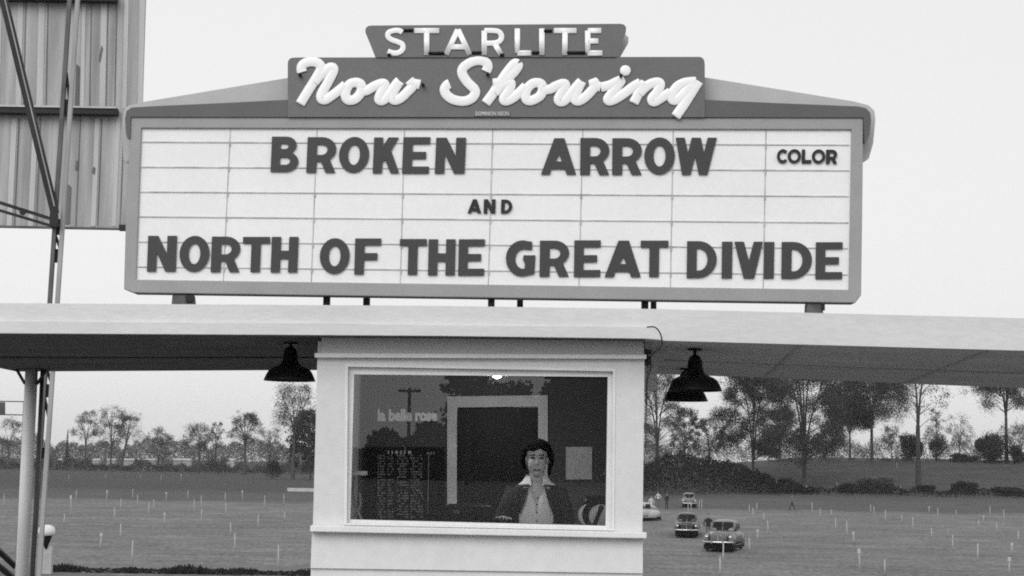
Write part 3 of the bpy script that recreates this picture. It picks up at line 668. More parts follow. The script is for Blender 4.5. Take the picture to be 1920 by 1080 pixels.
for pts in [[(143, 120), (149, 125), (147, 200), (140, 200)], [(190, 85), (193, 90), (188, 118), (185, 112)], [(127, 345), (133, 350), (130, 420), (122, 420)], [(143, 300), (147, 303), (146, 320), (141, 318)], [(176, 312), (179, 316), (177, 328), (172, 322)]]:
    mb.prism([pts], YT - .014, .01, 2)
mb.build('siding', [M_side, M_side2, M_stain], tow)
mb = MB(); mb.prism([[(262, 0), (272, 0), (284, -330), (274, -330)]], YT - .03, .028); mb.prism([[(262, 0), (272, 0), (262, 360), (254, 360)]], YT - .03, .028); mb.build('edge_trim', M_side2, tow)
for y, xr in ((-6, 222), (205, 224), (-190, 240)):                   # horizontal timbers: pale ledge, shade below put into the black face
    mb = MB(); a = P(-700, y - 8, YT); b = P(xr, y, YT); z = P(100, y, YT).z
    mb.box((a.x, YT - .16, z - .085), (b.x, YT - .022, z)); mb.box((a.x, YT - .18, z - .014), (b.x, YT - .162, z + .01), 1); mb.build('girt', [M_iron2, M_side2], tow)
mb = MB(); mb.prism([[(223, 421), (237, 421.3), (237, 432), (223, 432)]], YT - .08, .075); mb.build('bottom_block', M_iron2, tow)
mb = MB(); mb.prism([[(-700, 408), (0, 422.5), (258, 428), (258, 432), (0, 427), (-700, 412)]], YT - .03, .028); mb.build('bottom_rail', M_iron, tow)
# lattice leg: two steel angles laced together
Yl = 18.0
def legp(y, off): return P(lerp(138, 66, y / 1080) + off, y, Yl)
L0, L1 = legp(-400, -8), legp(1180, -6); R0, R1 = legp(-400, 8), legp(1180, 7)
for a, b, m in ((L0, L1, M_iron), (R0, R1, M_ironlight)):
    a = a.copy(); b = b.copy(); t = (b.z - 0) / (b.z - a.z); g = b.lerp(a, t)
    mb = MB(); mb.beam(a, g, .045, .045); d = .03; mb.beam(a + Vector((0, .045, 0)), g + Vector((0, .045, 0)), .012, .05); mb.build('leg_angle', m, tow)
for y0, y1 in ((-60, -20), (185, 215), (410, 440), (466, 492), (610, 640), (720, 745), (840, 860)):
    mb = MB(); a = legp((y0 + y1) / 2, 0)
    h = (y1 - y0) * Yl / 3000; mb.box((a.x - .05, Yl + .02, a.z - h / 2), (a.x + .05, Yl + .045, a.z + h / 2)); mb.build('lacing_plate', M_iron2, tow)
for ya, yb in ((135, 200), (440, 470), (690, 722), (745, 790)):
    mb = MB(); mb.beam(legp(ya, -6) + Vector((0, .03, 0)), legp(yb, 6) + Vector((0, .03, 0)), .03, .02); mb.build('lacing_bar', M_iron2, tow)
def brace(p, q, wd, name='brace', Y0=Yl - .08, Y1=Yl - .06, m=M_iron2, hl=True):
    mb = MB(); a, b = P(*p, Y0), P(*q, Y1); mb.beam(a, b, wd * Yl / 3000, .05)
    if hl:
        n = (b - a).cross(Vector((0, 1, 0))).normalized() * (wd * .22 * Yl / 3000); mb.beam(a + n - Vector((0, .028, 0)), b + n - Vector((0, .028, 0)), wd * .16 * Yl / 3000, .006, 1)
    mb.build(name, [m, M_ironlight], tow)
brace((-60, -280), (103, 400), 15)
brace((-300, 285), (104, 413), 6, hl=False); brace((-300, 305), (98, 424), 5, hl=False)
mb = MB(); mb.prism([[(34, 390), (50, 396), (44, 404), (38, 402)]], Yl - .1, .02); mb.build('gusset', M_iron2, tow)
mb = MB(); mb.prism([[(94, 385), (108, 388), (110, 425), (92, 424)]], Yl - .1, .015); mb.build('gusset', M_iron2, tow)
brace((-200, 850), (29, 1062), 9, hl=False, Y0=16.5); brace((-200, 905), (27, 1085), 9, hl=False, Y0=16.5)
# twin rails of a gate frame far to the left
rl = thing('rail_frame', 'thin two-rail frame with a grey end block behind the steel post', 'frame', P(20, 780, 30))
for y in (752.5, 777.5):
    mb = MB(); mb.beam(P(-120, y - 2, 30), P(47, y + .6, 30), .02, .02, up=(0, 0, 1)); mb.build('rail', M_iron, rl)
mb = MB(); mb.prism([[(-12, 754), (8, 754), (8, 777), (-12, 777)]], 29.97, .06); mb.build('end_block', M_iron, rl)
for x in (-60, 46):
    mb = MB(); a = P(x, 752, 30.05); mb.box((a.x - .015, 30.02, zg(a.x, 30)), (a.x + .015, 30.05, a.z)); mb.build('upright', M_iron, rl)
# ================================================================== things on the field
M_pwhite = mat('weathered_white_paint', .43, .7, .12, 6)
def post_proto(kind):
    t = thing('speaker_post', '', 'post')
    mb = MB(); mb.tube([(0, 0, -.03), (.004, 0, .5), (0, 0, .97), (0, 0, 1.0)], [.037, .035, .034, .025], 8); mb.build('pole', M_pwhite, t)
    if kind: mb = MB(); mb.box((-.075, -.06, .78), (.075, .04, .99)); mb.build('junction_box', M_pwhite, t, bevel=.01)
    return t
PROT = [post_proto(0), post_proto(1)]; used = [False, False]
def post(px, yt, yb, kind, label):
    g = ground_at(px, yb); h = (yb - yt) * g.y / 3000
    o = PROT[kind] if not used[kind] else copy_tree(PROT[kind])
    used[kind] = True
    o.location = g; s = max(.75, min(1.6, h)); o.scale = (1, 1, s)
    o.rotation_euler = (0, R(random.Random(px).uniform(-2, 2)), R((px * 7) % 40 - 20))
    o['label'] = label; o['group'] = 'white speaker posts in the field'
LP_ = [(20, 620, 685), (245, 597, 660), (257, 645, 712), (398, 628, 730), (427, 598, 655), (360, 730, 795), (598, 600, 665), (642, 697, 775), (680, 645, 718), (745, 592, 650), (772, 625, 690), (834, 665, 742), (862, 650, 715), (933, 610, 665), (923, 725, 800), (1055, 598, 650), (1090, 650, 722), (1130, 630, 700), (1132, 705, 778), (1266, 612, 670), (1269, 672, 740), (1363, 600, 655), (1487, 630, 700), (1596, 618, 680), (1600, 725, 775), (1450, 740, 815), (1297, 780, 860), (563, 840, 935), (677, 790, 875), (385, 510, 540), (595, 505, 540), (790, 515, 540), (905, 512, 545), (1018, 508, 545)]
for x, a, b in LP_: post(x / 3, 720 + a / 3, 720 + b / 3, 1 if int(x) % 5 == 3 else 0, 'thin white speaker post in the grass left of the booth')
for x, a, b, l in [(740, 885, 1013, 'foremost white speaker post left of the booth, near the middle of the gap'), (1320, 840, 938, 'white speaker post second nearest to the left side of the booth'), (1565, 910, 1040, 'tall white speaker post in the grass nearest the left side of the booth')]: post(x / 3, 720 + a / 3, 720 + b / 3, 0, l)
RP_ = [(1560 + x / 5.333, 920 + a / 5.333, 920 + b / 5.333) for x, a, b in [(37, 280, 400), (150, 315, 460), (217, 415, 535), (388, 140, 230), (418, 155, 260), (533, 200, 320), (697, 265, 330), (808, 270, 400), (970, 160, 230), (1058, 175, 280), (996, 380, 490), (1207, 445, 600), (1458, 540, 710), (1465, 290, 380), (1515, 290, 330), (1582, 160, 265), (1720, 195, 320), (1650, 320, 435), (1240, 220, 265), (1866, 410, 520), (1800, 610, 660)]]
RP_ += [(1380 + x / 6, 920 + a / 6, 920 + b / 6) for x, a, b in [(152, 165, 260), (193, 195, 325), (232, 135, 240), (312, 290, 345), (360, 340, 485), (240, 440, 580), (152, 540, 705), (858, 135, 265), (948, 205, 320), (1075, 245, 300)]]
RP_ += [(1200 + x / 5.333, 880 + a / 5.333, 880 + b / 5.333) for x, a, b in [(480, 340, 445), (511, 340, 430), (615, 300, 420), (590, 310, 415), (610, 570, 650), (860, 100, 160), (1370, 110, 170), (402, 45, 100), (1665, 160, 215)]]
RP_ += [(1284, 878, 884), (1682, 868, 880), (1689, 910, 924), (1569, 905, 921), (1638, 880, 925)]
for i, (x, a, b) in enumerate(RP_): post(x, a, b, 1 if i % 6 == 2 else 0, 'thin white speaker post in the grass right of the booth')
for x, a, b, k, l in [(1612, 1030, 1070, 1, 'thick white speaker post right of the cars with a box at its head'), (1659, 1058, 1081, 0, 'white speaker post cut by the lower edge between two taller posts'), (1892, 1047, 1083, 1, 'foremost white speaker post at the far right'), (1350, 1046, 1083, 0, 'tall white speaker post standing in front of the two parked cars'), (1355.5, 1020, 1056, 0, 'white speaker post just ahead of the pale car bumper'), (1833, 1021, 1053, 0, 'single white speaker post in the open grass well right of the cars')]: post(x, a, b, k, l)

# bollard lamp with a white cap
g = P(88, 1072, 22.3); g.z = 0
bl = thing('bollard_lamp', 'white bollard with round cap and dark cone beside the steel post', 'bollard', g)
s = 22.3 / 3000
mb = MB(); mb.box((g.x - 8 * s, g.y - .04, -.02), (g.x + 9 * s, g.y + .05, 50 * s)); mb.build('post', M_pwhite, bl, bevel=.006)
mb = MB(); mb.lathe([(2 * s, 46 * s), (10 * s, 68 * s), (11 * s, 70 * s)], (g.x - 2 * s, g.y - .05, 0), 18); mb.build('cone', M_iron2, bl)
mb = MB(); mb.lathe([(5 * s, 69 * s), (14.5 * s, 71 * s), (15.5 * s, 78 * s), (14 * s, 85 * s), (8 * s, 89 * s), (.5 * s, 90 * s)], (g.x - 2 * s, g.y - .05, 0), 24); mb.build('cap', M_trim, bl)
# white plank barrier partly behind the booth
D = 60; b0 = P(539, 918, D); b1 = P(640, 919.5, D)
ba = thing('plank_barrier', 'white plank rail on posts running behind the left side of the booth', 'barrier', (b0.x, D, zg(b0.x, D)))
mb = MB(); mb.beam(b0, b1, .13, .06, up=(0, 1, 0)); mb.build('plank', M_pwhite, ba)
for x in (600, 636):
    q = P(x, 918, D + .06); mb = MB(); mb.box((q.x - .04, D + .04, zg(q.x, D) - .05), (q.x + .04, D + .1, q.z)); mb.build('post', M_iron, ba)

# ------------------------------------------------------------------ 1940s cars
def car(body_v, label, base, rotz, sc=1.0, dark_roof=False):
    t = thing('parked_car', label, 'car', (0, 0, 0), 'cars parked on the field')
    Mb = mat('car_paint_%d' % int(body_v * 1000), body_v, .25, .06, 2, spec=.5)
    Mg = mat('car_glass', .008, .2, .1, 4, spec=.2); Mc = mat('chrome', .6, .18, .05, 6, metallic=1.0); Mt = mat('tyre_rubber', .012, .8); Md = mat('car_underside', .004, .9)
    def ringx(y, w_, z0, z1, e=.35, n=20):
        r = []
        for i in range(n):
            a = 2 * math.pi * i / n; ca, sa = math.cos(a), math.sin(a)
            x = w_ * math.copysign(abs(ca) ** e, ca); z = (z0 + z1) / 2 + (z1 - z0) / 2 * math.copysign(abs(sa) ** (e + .25), sa); r.append(Vector((x, y, z)))
        return r
    mb = MB()
    mb.loft([ringx(-2.12, .16, .50, .90, .7), ringx(-2.08, .36, .42, .98, .7), ringx(-1.9, .47, .36, 1.03, .6), ringx(-1.2, .60, .34, 1.08, .5), ringx(-.7, .76, .32, 1.10, .45), ringx(-.2, .84, .32, 1.09, .4), ringx(.8, .86, .32, 1.08, .4), ringx(1.5, .82, .34, 1.04, .45), ringx(2.0, .72, .38, .98, .55), ringx(2.3, .5, .45, .85, .6), ringx(2.38, .25, .5, .7, .7)])
    mb.loft([ringx(-.62, .64, 1.0, 1.12, .45), ringx(-.32, .68, 1.0, 1.50, .5), ringx(-.1, .68, 1.0, 1.60, .5), ringx(.5, .69, 1.0, 1.66, .5), ringx(1.1, .66, 1.0, 1.60, .5), ringx(1.6, .58, .98, 1.40, .55), ringx(2.05, .44, .9, 1.1, .6)])
    for s in (-1, 1):
        mb.ell((s * .66, -1.42, .60), (.22, .62, .36), 16, 10); mb.ell((s * .72, 1.35, .58), (.20, .66, .36), 16, 10)
        mb.box((s * .74 - .08, -1.0, .30), (s * .74 + .08, 1.0, .36))
    mb.build('body', Mb, t)
    for s in (-1, 1):                                                # split windscreen, two panes
        mb = MB(); mb.add([(s * .03, -.68, 1.10), (s * .60, -.58, 1.10), (s * .54, -.33, 1.53), (s * .03, -.42, 1.54), (s * .05, -.3, 1.14), (s * .56, -.3, 1.14), (s * .48, -.15, 1.46), (s * .05, -.15, 1.46)],
            [(0, 1, 2, 3), (4, 7, 6, 5), (0, 4, 5, 1), (1, 5, 6, 2), (2, 6, 7, 3), (3, 7, 4, 0)]); mb.build('windscreen', Mg, t)
        for y0, y1 in ((-.2, .42), (.5, 1.1)):
            mb = MB(); mb.add([(s * .60, y0, 1.14), (s * .60, y1, 1.14), (s * .60, y1 - .04, 1.48), (s * .60, y0 + .08, 1.48), (s * .715, y0, 1.14), (s * .715, y1, 1.14), (s * .665, y1 - .04, 1.48), (s * .665, y0 + .08, 1.48)],
                [(0, 3, 2, 1), (4, 5, 6, 7), (0, 1, 5, 4), (1, 2, 6, 5), (2, 3, 7, 6), (3, 0, 4, 7)]); mb.build('side_window', Mg, t)
        mb = MB(); mb.lathe([(.02, -.10), (.075, -.085), (.1, -.02), (.1, .06)], (s * .64, -1.93, .76), 16, axis='y'); mb.build('headlight', Mc, t)
        for y in (-1.42, 1.35):
            mb = MB(); mb.lathe([(.2, -.08), (.30, -.085), (.335, -.05), (.335, .05), (.30, .085), (.2, .08)], (s * .70, y, .335), 22, axis='x'); tyre = mb.build('wheel', Mt, t)
            mb = MB(); mb.lathe([(.01, s * .095), (.12, s * .09), (.19, s * .075), (.2, s * .05)], (s * .70, y, .335), 18, axis='x'); mb.build('hub_cap', Mc, tyre)
    mb = MB()
    for i in range(9): x = -.24 + .06 * i; mb.beam((x, -2.13 + abs(x) * .5, .48), (x * .6, -2.10 + abs(x) * .3, .93), .018, .03)
    gr = mb.build('grille', Mc, t)
    mb = MB(); mb.prism3([[Vector(q) for q in [(-.34, -2.09, .46), (.34, -2.09, .46), (.26, -2.09, .86), (0, -2.09, .99), (-.26, -2.09, .86)]]], .05); mb.build('grille_back', Md, t)
    mb = MB(); mb.tube([(x, -2.30 + .16 * (x / .85) ** 2, .50) for x in [-.86 + .172 * i for i in range(11)]], .055, 8)
    for s in (-.3, .3): mb.box((s - .03, -2.38, .42), (s + .03, -2.30, .64))
    mb.build('front_bumper', Mc, t)
    mb = MB(); mb.tube([(x, 2.46 - .16 * (x / .85) ** 2, .50) for x in [-.86 + .172 * i for i in range(11)]], .05, 8); mb.build('rear_bumper', Mc, t)
    mb = MB(); mb.box((-.80, -2.02, .12), (.80, 2.15, .36)); mb.build('underside', Md, t)  # wide black block stands in for the shadow under the car
    mb = MB(); mb.tube([(0, -2.02, 1.02), (0, -1.2, 1.10), (0, -.68, 1.13)], .014, 6); mb.build('hood_strip', Mc, t)
    t.location = base; t.rotation_euler = (0, 0, R(rotz)); t.scale = (sc, sc, sc)
    return t
car(.035, 'dark rounded sedan facing the booth, left of the two front parked cars', ground_at(1288, 1005), -7)
g = ground_at(1358, 1031); car(.13, 'pale grey sedan with chrome bumper parked behind the front speaker posts', g, -17, 1.04)
car(.15, 'distant pale grey car parked beyond the two front sedans', ground_at(1292, 951), -5)
car(.42, 'white car half hidden behind the right edge of the booth', ground_at(1192, 977), -62, 1.0)

# ------------------------------------------------------------------ people out on the field
def remesh(mb, voxel, name, mats, parent, pick, smooth=4):
    me = bpy.data.meshes.new('raw'); me.from_pydata(mb.v, [], mb.f)
    bm = bmesh.new(); bm.from_mesh(me); bmesh.ops.remove_doubles(bm, verts=bm.verts, dist=1e-5); bmesh.ops.recalc_face_normals(bm, faces=bm.faces); bm.to_mesh(me); bm.free()
    ob = bpy.data.objects.new('raw', me); COL.objects.link(ob)
    a = ob.modifiers.new('r', 'REMESH'); a.mode = 'VOXEL'; a.voxel_size = voxel
    b = ob.modifiers.new('s', 'SMOOTH'); b.factor = .5; b.iterations = smooth
    bpy.context.view_layer.update()
    m2 = bpy.data.meshes.new_from_object(ob.evaluated_get(bpy.context.evaluated_depsgraph_get()))
    bpy.data.objects.remove(ob); bpy.data.meshes.remove(me)
    off = wloc(parent) if parent else Vector((0, 0, 0))
    m2.materials.clear()
    for m in mats: m2.materials.append(m)
    for p in m2.polygons: p.use_smooth = True; p.material_index = pick(p.center)
    for v in m2.vertices: v.co -= off
    m2.name = name; o = bpy.data.objects.new(name, m2); COL.objects.link(o)
    if parent: o.parent = parent
    return o
M_skin = mat('skin', .32, .5, .05, 20); M_hair = mat('dark_hair', .010, .5, .3, 40, stretch=(1, 1, .3)); M_dark = mat('dark_cloth', .02, .8); M_pale = mat('pale_cloth', .5, .8); M_mid = mat('grey_cloth', .14, .8)
def figure(px, py, label, top, bottom, stride=0.0, arm=0.0, face=0, h=1.72):
    t = thing('person', label, 'person', (0, 0, 0), 'people out on the field'); mb = MB()
    k = h / 1.72
    for s in (-1, 1):
        f = s * stride
        mb.tube([(s * .09, 0, .90), (s * .10, -f * .5 + .02 * 0, .48), (s * .10, -f, .07)], [.085, .058, .045], 10); mb.ell((s * .10, -f - .05, .045), (.045, .12, .045))
        mb.tube([(s * .18, 0, 1.40), (s * (.25 + arm * .2), f * .3, 1.13), (s * (.23 + arm * .1), f * .6 - .05 - arm * .2, .88 + arm * .2)], [.052, .042, .032], 10); mb.ell((s * (.23 + arm * .1), f * .65 - .06 - arm * .2, .82 + arm * .2), (.03, .035, .06))
    mb.loft([[Vector((a * math.cos(q), b * math.sin(q), z)) for q in [2 * math.pi * i / 14 for i in range(14)]] for z, a, b in [(.84, .15, .10), (.95, .165, .115), (1.1, .145, .10), (1.28, .175, .115), (1.42, .185, .10), (1.47, .09, .07)]])
    mb.tube([(0, 0, 1.42), (0, -.01, 1.56)], .05, 10); mb.ell((0, -.01, 1.61), (.075, .095, .115)); mb.ell((0, -.105, 1.60), (.012, .02, .02))
    for v in mb.v: v *= k
    o = remesh(mb, .018, 'body', [M_skin, top, bottom, M_dark], t, lambda c: 0 if c.z > 1.49 * k or (abs(c.x) > .2 and c.z < .9 * k and c.z > .6 * k) else 1 if c.z > .92 * k else 3 if c.z < .1 * k else 2, 3)
    mb = MB(); mb.ell((0, .012 * k, 1.645 * k), (.083 * k, .098 * k, .095 * k)); mb.build('hair', M_hair, t)
    t.location = ground_at(px, py); t.rotation_euler = (0, 0, R(face)); return t
figure(1485, 957, 'person in dark trousers and pale shirt striding across the open grass', M_mid, M_dark, .32, 0, 80)
figure(1250, 955, 'person in dark clothes standing apart left of the farthest car', M_dark, M_dark, .05, 0, 20)
figure(1234, 950, 'person in a pale top standing beside the white car, farther from the booth', M_pale, M_mid, .05, .5, -30)
figure(1221, 962, 'person with dark hair and white shirt right beside the booth corner and the white car', M_pale, M_dark, .05, .3, 10)
figure(1328, 1015, 'person in a dark coat standing between the two front parked cars', M_dark, M_mid, .05, .3, 0)
# ================================================================== trees
M_bark = mat('bark', .045, .9, .3, 1.5, stretch=(1, 1, .2)); M_bark2 = mat('distant_bark', .06, .9, .3, 1.5)
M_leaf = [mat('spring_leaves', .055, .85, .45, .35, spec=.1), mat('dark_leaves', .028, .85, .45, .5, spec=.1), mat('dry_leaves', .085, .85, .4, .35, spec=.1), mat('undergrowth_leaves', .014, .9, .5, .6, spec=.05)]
def leafq(mb, c, s, rnd, up=.0):
    a = Vector((rnd.gauss(0, 1), rnd.gauss(0, 1), rnd.gauss(0, 1))).normalized(); b = a.cross(Vector((rnd.gauss(0, 1), rnd.gauss(0, 1), rnd.gauss(0, 1)))).normalized()
    a *= s * rnd.uniform(.6, 1.3); b *= s * rnd.uniform(.35, .8); n = len(mb.v)
    mb.v += [c - a, c + b, c + a, c - b]; mb.f.append((n, n + 1, n + 2, n + 3)); mb.m.append(0); mb.sm.append(False)
def tree(name, label, cat, px, ytop, wpx, D, seed, style='elm', leaves=2600, leaf=None, mat_i=0, fork=.35, limbs=4, tr=.016, base=None, group=None, lean=0, cx=0):
    rnd = random.Random(seed); g = base if base is not None else gnd(px, D)
    H = (P(px, ytop, D).z - g.z) if base is None else ytop; W = wpx * D / 3000 if base is None else wpx
    t = thing(name, label, cat, g, group); tk = MB(); lf = MB(); ls = leaf or max(.135, .42 * D / 3000); leaves = int(leaves * (8.0 if leaf and leaf < .125 else 3.4))
    up = Vector((0, 0, 1))
    if style == 'bush':
        for i in range(5):
            a = rnd.uniform(0, 6.28); tk.tube([g, g + Vector((math.cos(a) * W * .12, math.sin(a) * W * .12, H * .3)), g + Vector((math.cos(a) * W * .3, math.sin(a) * W * .3, H * .6))], [.06, .05, .02], 5)
        lobes = [(Vector((rnd.uniform(-.32, .32) * W, rnd.uniform(-.3, .3) * W, H * rnd.uniform(.25, .72))), rnd.uniform(.16, .30)) for _ in range(9)] + [(Vector((0, 0, H * .45)), .42)]
        for i in range(leaves):
            c, r = rnd.choice(lobes); d = Vector((rnd.gauss(0, 1), rnd.gauss(0, 1), rnd.gauss(0, 1))).normalized() * rnd.random() ** .45
            p = g + c + Vector((d.x * W * r, d.y * W * r, d.z * H * r * 1.1))
            if p.z > g.z + .05: leafq(lf, p, ls, rnd)
    elif style == 'conifer':
        tk.tube([g, g + up * H], [W * .07, .02], 6)
        for i in range(leaves):
            q = rnd.random() ** 1.4; r = W * .5 * (1 - q) * (.75 + .25 * math.sin(q * 40)) * rnd.random() ** .5; a = rnd.uniform(0, 6.28)
            leafq(lf, g + Vector((r * math.cos(a), r * math.sin(a), H * (.08 + .92 * q))), ls, rnd)
    else:
        R0 = H * tr; top = g + Vector((lean * W, 0, 0))
        fz = H * fork; tk.tube([g - up * .3, g + up * fz * .4 + Vector((lean * W * .2, 0, 0)), g + up * fz + Vector((lean * W * .5, 0, 0))], [R0 * 1.35, R0, R0 * .85], 8)
        f0 = g + up * fz + Vector((lean * W * .5, 0, 0)); LB = []
        for i in range(limbs):
            a = 2 * math.pi * i / limbs + rnd.uniform(-.4, .4); rr = W * rnd.uniform(.14, .3); hh = H * rnd.uniform(.72, .95)
            e = g + Vector((lean * W + math.cos(a) * rr, math.sin(a) * rr, hh)); m = f0.lerp(e, .5) - Vector((math.cos(a), math.sin(a), 0)) * rr * .22
            pts = [Vector(q) for q in smooth_path([tuple(f0 - up * fz * .06), tuple(m), tuple(e)], 5)]
            tk.tube(pts, [lerp(R0 * .6, R0 * .12, k / (len(pts) - 1)) for k in range(len(pts))], 6, caps=False); LB.append(pts)
        nt_ = int(34 + min(leaves, 16000) / 150); cl = []
        for i in range(nt_):
            q = rnd.random(); z = lerp(fork + .10, 1.0, q ** .8); prof = math.sin(min(1, (z - fork) / (1 - fork) * 1.15 + .12) * math.pi * .80) ** .8
            if style == 'round': prof = math.sqrt(max(0.02, 1 - ((z - (fork + 1) / 2) / ((1 - fork) / 2 + .02)) ** 2))
            a = rnd.uniform(0, 6.28); r = W * .5 * prof * (.35 + .65 * rnd.random() ** .5)
            e = g + Vector((lean * W + cx * W + r * math.cos(a), r * math.sin(a), H * z))
            if style == 'elm' and rnd.random() < .3: e.z -= H * .05
            best = min(LB, key=lambda L: min((p - e).length for p in L)); k = min(range(len(best)), key=lambda j: (best[j] - e).length + max(0, best[j].z - e.z + H * .06) * 3)
            s0 = best[k]; mid = s0.lerp(e, .5) + up * (e - s0).length * .12
            tk.tube([s0, mid, e], [R0 * .14, R0 * .08, R0 * .03], 4, caps=False)
            for _ in range(2):
                e2 = e + Vector((rnd.gauss(0, 1), rnd.gauss(0, 1), rnd.gauss(0, .8))) * W * .07; tk.tube([mid.lerp(e, .5), e2], [R0 * .05, R0 * .02], 3, caps=False); cl.append(e2)
            cl.append(e)
        sg = W * .048
        for i in range(leaves):
            c = cl[int(rnd.random() ** 1.6 * len(cl))]; leafq(lf, c + Vector((rnd.gauss(0, sg), rnd.gauss(0, sg), rnd.gauss(0, sg * .9))), ls, rnd)
    tk.build('trunk', M_bark if D < 340 else M_bark2, t, weld=False); lf.build('crown', M_leaf[mat_i], t, weld=False)
    return t
GL, GR = 'trees along the far left of the field', 'trees along the right side of the field'
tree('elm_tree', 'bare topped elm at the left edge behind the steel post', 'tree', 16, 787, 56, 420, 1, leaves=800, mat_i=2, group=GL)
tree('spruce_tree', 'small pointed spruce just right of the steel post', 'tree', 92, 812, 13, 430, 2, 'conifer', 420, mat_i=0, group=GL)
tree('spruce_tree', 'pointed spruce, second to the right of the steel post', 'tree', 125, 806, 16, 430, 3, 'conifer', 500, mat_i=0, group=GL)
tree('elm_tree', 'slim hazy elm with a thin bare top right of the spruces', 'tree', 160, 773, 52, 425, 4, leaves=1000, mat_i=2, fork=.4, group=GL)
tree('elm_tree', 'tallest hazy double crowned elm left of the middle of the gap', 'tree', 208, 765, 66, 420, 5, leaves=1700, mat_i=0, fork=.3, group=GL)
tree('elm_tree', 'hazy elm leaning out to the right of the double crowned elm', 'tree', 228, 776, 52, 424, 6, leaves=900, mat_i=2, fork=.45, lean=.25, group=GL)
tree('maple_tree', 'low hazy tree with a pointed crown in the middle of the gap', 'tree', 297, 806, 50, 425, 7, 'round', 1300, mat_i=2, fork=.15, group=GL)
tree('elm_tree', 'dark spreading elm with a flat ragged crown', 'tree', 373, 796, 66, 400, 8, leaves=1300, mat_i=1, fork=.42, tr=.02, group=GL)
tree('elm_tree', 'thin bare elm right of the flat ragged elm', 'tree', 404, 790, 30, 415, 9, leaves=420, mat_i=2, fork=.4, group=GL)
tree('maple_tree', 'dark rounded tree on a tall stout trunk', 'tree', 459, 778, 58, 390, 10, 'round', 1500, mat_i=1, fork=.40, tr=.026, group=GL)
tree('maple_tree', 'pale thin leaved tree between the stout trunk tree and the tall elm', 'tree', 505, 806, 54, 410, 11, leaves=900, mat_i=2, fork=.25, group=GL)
tree('elm_tree', 'tall elm with a rounded open crown beside the booth on the left', 'tree', 550, 726, 100, 340, 12, leaves=2000, leaf=.13, mat_i=0, fork=.45, limbs=6, group=GL)
tree('maple_tree', 'dense dark tree standing against the left side of the booth', 'tree', 583, 770, 78, 345, 13, 'round', 3600, leaf=.24, mat_i=1, fork=.06, group=GL)
tree('bush', 'dark bush below the dense tree left of the booth', 'bush', 512, 848, 40, 342, 14, 'bush', 700, mat_i=1)
tree('bush', 'low grey bush between the two dark elms left of the booth', 'bush', 410, 850, 44, 395, 15, 'bush', 600, mat_i=0)
# right side
tree('elm_tree', 'airy elm whose leaves brush the right side of the booth', 'tree', 1232, 680, 100, 300, 20, leaves=2600, leaf=.11, mat_i=2, fork=.25, group=GR)
tree('maple_tree', 'upright fluffy tree right of the booth corner', 'tree', 1283, 766, 54, 300, 21, 'round', 1700, mat_i=0, fork=.25, group=GR)
tree('maple_tree', 'fluffy tree behind the hanging lamps, with a bushy top', 'tree', 1330, 785, 56, 310, 22, 'round', 1500, mat_i=0, fork=.2, group=GR)
tree('elm_tree', 'dark elm with twin stems right of the hanging lamps', 'tree', 1412, 650, 130, 262, 23, leaves=9000, leaf=.105, mat_i=1, fork=.10, limbs=4, tr=.013, group=GR)
tree('elm_tree', 'great elm with a thick forked trunk rooted at the field edge', 'tree', 1508, 640, 150, 250, 24, leaves=11000, leaf=.105, mat_i=0, fork=.12, limbs=6, tr=.016, group=GR)
tree('elm_tree', 'slender elm between the great elm and the vase shaped elm', 'tree', 1594, 745, 84, 290, 25, leaves=5200, leaf=.105, mat_i=1, fork=.42, limbs=4, tr=.014, group=GR)
tree('elm_tree', 'broad vase shaped elm with many spreading limbs', 'tree', 1635, 655, 150, 284, 26, leaves=9500, leaf=.105, mat_i=0, fork=.30, limbs=8, tr=.014, group=GR)
tree('elm_tree', 'tall nearly bare elm with a clean trunk and high fork', 'tree', 1722, 640, 110, 256, 27, leaves=700, mat_i=0, fork=.41, limbs=3, tr=.017, group=GR)
tree('elm_tree', 'drooping elm with a high fork at the far right', 'tree', 1888, 665, 120, 290, 28, leaves=5200, leaf=.105, mat_i=0, fork=.42, limbs=5, tr=.015, group=GR)
tree('poplar_tree', 'small feathery tree in the sky gap left of the drooping elm', 'tree', 1757, 770, 40, 380, 29, leaves=380, mat_i=2, fork=.25, group=GR)
tree('poplar_tree', 'feathery double topped tree just left of the drooping elm', 'tree', 1800, 778, 54, 380, 30, leaves=520, mat_i=2, fork=.2, group=GR)
tree('poplar_tree', 'feathery small tree at the right edge of the picture', 'tree', 1916, 795, 40, 380, 31, leaves=400, mat_i=2, fork=.2, group=GR)
tree('poplar_tree', 'thin tree seen between the twin stemmed elm and the great elm', 'tree', 1462, 770, 60, 340, 32, leaves=700, mat_i=2, fork=.2, group=GR)
tree('poplar_tree', 'thin tree seen just right of the great elm trunk', 'tree', 1560, 800, 56, 360, 33, leaves=600, mat_i=2, fork=.2, group=GR)
tree('poplar_tree', 'thin low tree right of the vase shaped elm', 'tree', 1672, 800, 40, 360, 34, leaves=500, mat_i=2, fork=.2, group=GR)
GB = 'bushes on the right bank'
tree('bush', 'dark round bush left of the tall bare elm', 'bush', 1711, 806, 46, 292, 40, 'bush', 1800, mat_i=1, group=GB)
tree('bush', 'smaller grey bush right of the tall bare elm', 'bush', 1756, 811, 38, 296, 41, 'bush', 800, mat_i=0, group=GB)
tree('bush', 'large dark domed bush below the drooping elm', 'bush', 1859, 800, 76, 290, 42, 'bush', 3200, mat_i=1, group=GB)
tree('bush', 'dark bush at the right foot of the large domed bush', 'bush', 1903, 830, 40, 288, 43, 'bush', 1200, mat_i=1, group=GB)
tree('bush', 'low flat bush left of the large domed bush', 'bush', 1810, 847, 50, 291, 44, 'bush', 900, mat_i=1, group=GB)
